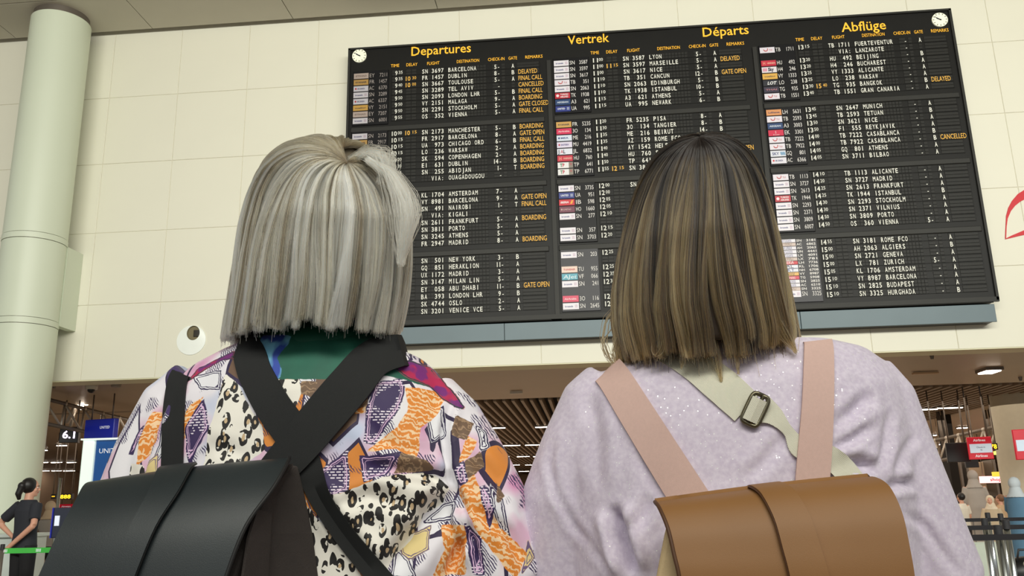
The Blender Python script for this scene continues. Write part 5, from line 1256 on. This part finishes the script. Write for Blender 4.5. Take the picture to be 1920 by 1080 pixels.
hang_sign('lit_number_sign', (1863, 837), 18, .17, .13, .08, [M_black], 'tiny lit amber number sign beside the white column', 'sign', 0, 0, [('78', 0, -.045, .09, .12, M_amber)])
c = P(1902, 900, 18.5); t = empty('column', (c.x+.33, 18.5, 0)); structure(t, 'pale square-looking round column at the right edge of the low hall', 'column')
autosmooth(MB().rings([(c.x+.33, 18.5, 0, .55, .55, 2), (c.x+.33, 18.5, HALL_Z+.02, .55, .55, 2)], 48).build('shaft', mat('pale_plaster', srgb(195, 190, 170), .6), t)); autosmooth(MB().rings([(c.x+.33, 18.5, 0, .58, .58, 2), (c.x+.33, 18.5, .18, .58, .58, 2)], 48).build('plinth', M_mgrey, t))
M_neon = mat('neon_green', srgb(190, 255, 120), .4, vary=0, emit=3); M_pinkl = mat('lit_pink', srgb(255, 190, 190), .4, vary=0, emit=1.6); M_warm = mat('warm_panel', srgb(165, 142, 118), .6, vary=.08)
a, b = P(1757, 884, 23.4), P(1764, 863, 23.4); o = MB().tube([a, b], .03, 8).build('neon_tube', M_neon, None, True); MB().tube([b, Vector((b.x, b.y, HALL_Z+.02))], .008, 6).build('hanger_wire', M_mgrey, o, loc=(0, 0, 0)); tag(o, 'slanted green-yellow neon tube near the lilac sleeve', 'light')
o = hang_sign('shop_sign', (1767, 903), 24, .62, .2, .1, [M_pinkl], 'bright pinkish lit shop sign right beside the lilac sleeve', 'sign', 0, 0, [('DUTY', -.05, -.05, .1, .4, M_red)])
o = hang_sign('shop_canopy', (1762, 889), 23.7, .6, .12, .2, [M_black], 'black fascia above the pinkish lit shop sign', 'fascia')
hang_sign('lit_shop_banner', (1861, 899), 30, .75, .22, .1, [M_pinkl], 'pale pink lit banner over the far counters', 'sign', 0, 0, [('shop', .1, -.05, .1, .35, M_red)])
hang_sign('yellow_sign', (1872, 889), 28, .3, .14, .1, [mat('yellow_lit', srgb(235, 205, 70), .4, emit=.8)], 'small yellow lit sign above the pale pink banner', 'sign')
hang_sign('neon_cluster', (1874, 848), 21, .22, .1, .05, [mat('neon_cluster', srgb(230, 255, 90), .4, emit=2.5)], 'small green and yellow glowing light against the white column', 'light')
# counters and wall bays far right
for i, (px, w_, lab) in enumerate(((1806, .42, 'warm beige service counter behind the child and grey cloaked figure'), (1868, .5, 'warm beige service counter below the pale pink banner'))):
    c = P(px, 935, 32); t = empty('counter', (c.x, 32, 0)); tag(t, lab, 'counter')
    MB().bevbox((c.x-w_, 32, 0), (c.x+w_, 32.8, 1.02), .02).build('counter_body', M_warm, t); MB().bevbox((c.x-w_-.05, 31.95, 1.02), (c.x+w_+.05, 32.85, 1.07), .01).build('counter_top', M_dgrey, t)
    MB().bevbox((c.x-w_, 33.6, 1.3), (c.x+w_, 33.8, 2.3), .02).build('back_panel', mat('panel_cream', srgb(200, 176, 148), .6), t)
    for q_ in (-1, 1): MB().box((c.x+q_*w_*.96-.04, 32.8, 0), (c.x+q_*w_*.96+.04, 33.7, 2.35)).build('side_post', M_mgrey, t)
c = P(1772, 900, 22.5); t = MB().box((c.x+.12, 22.4, 0), (c.x+.32, 22.8, HALL_Z)).build('dark_pillar', M_darkvoid); tag(t, 'dark slim pillar just right of the neon tube', 'pillar'); t['kind'] = 'structure'
arms = dict(eL=(-.24, .02, 1.1), wL=(-.22, .16, .9), eR=(.24, .02, 1.1), wR=(.22, .16, .9)); fwd = dict(eL=(-.24, .1, 1.12), wL=(-.12, .33, 1.05), eR=(.24, .1, 1.12), wR=(.12, .33, 1.05))
def at(px, Y): return P(px, 930, Y).x
small_person('person', 'dark-haired child in a white top among the far travellers', (at(1801, 16.5), 16.5, 0), .4, 1.18, arms, mat('white_cloth', srgb(225, 220, 205), .8), M_dk, M_bh, 'short', 'short', None, .013)
small_person('person', 'tall figure in a long pale grey cloak and headscarf at right', (at(1829, 17), 17, 0), -.1, 1.58, arms, M_grey, M_dk, M_grey, 'scarf', 'long', None, .014, robe=True)
small_person('person', 'woman in a cream headscarf behind the black belts', (at(1855, 15.5), 15.5, 0), 2.6, 1.12, arms, mat('cream_cloth', srgb(200, 180, 150), .85), M_dk, mat('cream_scarf', srgb(225, 210, 185), .8), 'scarf', 'long', None, .014, robe=True)
small_person('person', 'person in beige beside the woman with the cream headscarf', (at(1874, 16.2), 16.2, 0), .6, 1.14, fwd, mat('sand_cloth', srgb(190, 160, 125), .85), M_dk, mat('tan_hair', srgb(120, 85, 60), .6), 'short', 'long', None, .014)
small_person('person', 'person in a magenta top between the grey cloak and the cream headscarf', (at(1843, 18.6), 18.6, 0), 0, 1.22, arms, mat('magenta_cloth', srgb(170, 30, 70), .8), M_dk, M_bh, 'short', 'long', None, .014)
small_person('person', 'woman in a light blue top and white headscarf at the right edge', (at(1906, 13.2), 13.2, 0), -.9, 1.37, fwd, mat('blue_cloth', srgb(95, 135, 165), .8), M_dk, mat('white_scarf', srgb(205, 215, 222), .8), 'scarf', 'long', None, .013, robe=True)
t = empty('suitcase', (at(1836, 12.5), 12.5, 0)); tag(t, 'pale suitcase on the floor beside the chrome barrier posts', 'suitcase'); x = t.location.x
MB().bevbox((x-.17, 12.5, .05), (x+.17, 12.72, .52), .03).build('case_shell', mat('pale_case', srgb(205, 215, 200), .4), t); MB().tube([(x-.08, 12.62, .52), (x-.08, 12.62, .8), (x+.08, 12.62, .8), (x+.08, 12.62, .52)], .01, 8).build('handle', M_mgrey, t)
for q_ in (-1, 1): MB().tube([(x+q_*.12-.015, 12.6, .03), (x+q_*.12+.015, 12.6, .03)], .03, 12).build('wheel', M_black, t)
t = empty('holdall_bag', (at(1905, 11.5), 11.5, 0)); tag(t, 'black holdall with a white patterned flap on the floor at right edge', 'bag'); x = t.location.x
b_ = MB(); b_.ball((x, 11.5, .2), (.3, .18, .2), 24, 14); o = b_.build('bag_body', M_black, t, True); MB().tube([(x-.15, 11.42, .34), (x-.12, 11.4, .48), (x+.12, 11.4, .48), (x+.15, 11.42, .34)], .015, 8).build('handle', M_dgrey, t, True)
MB().ball((x+.05, 11.37, .3), (.16, .06, .1)).build('flap', mat('floral_white', srgb(215, 210, 195), .7, vary=.3, scale=40), t, True)
# barriers: post = (px of the pole, distance)
HB = .95
posts = [(1849, 6.7, 'grey barrier post, leftmost of the right-hand barrier'), (1857, 8.7, 'slim barrier post seen right behind the leftmost one'), (1872, 5.2, 'brightest chrome barrier post in the middle of the right barrier'), (1889, 6.2, 'chrome barrier post right of the brightest one'), (1881, 8.2, 'most distant slim barrier post of the right barrier')]
PP = {}
for px, Y, lab in posts:
    x = P(px, 1000, Y).x; post('barrier_post', x, Y, HB+.03, lab); PP[px] = (x, Y)
def belt(name, x0, x1, y0, y1, z, label, hgt=.05):
    o = MB(); dy = .002; vs = [(x0, y0-dy, z-hgt/2), (x1, y1-dy, z-hgt/2), (x1, y1+dy, z-hgt/2), (x0, y0+dy, z-hgt/2), (x0, y0-dy, z+hgt/2), (x1, y1-dy, z+hgt/2), (x1, y1+dy, z+hgt/2), (x0, y0+dy, z+hgt/2)]
    o.add(vs, [(0, 3, 2, 1), (4, 5, 6, 7), (0, 1, 5, 4), (1, 2, 6, 5), (2, 3, 7, 6), (3, 0, 4, 7)]); t = o.build(name, M_belt_b); tag(t, label, 'belt'); return t
for Y, lab in ((8.7, 'black barrier belt, highest and most distant of the three at right'), (6.7, 'black barrier belt, middle one of the three at right'), (5.2, 'widest black barrier belt, lowest of the three at right')):
    belt('belt', P(1745, 980, Y).x, P(2000, 980, Y).x, Y-.03, Y-.03, HB-.035, lab, .032)
for px, lab in ((1745, 'left'), (2000, 'right')):
    for Y, wh in ((8.7, 'highest'), (6.7, 'middle'), (5.2, 'lowest')): post('barrier_post', P(px, 980, Y).x, Y, HB+.03, 'barrier post at the hidden %s end of the %s black belt' % (lab, wh))
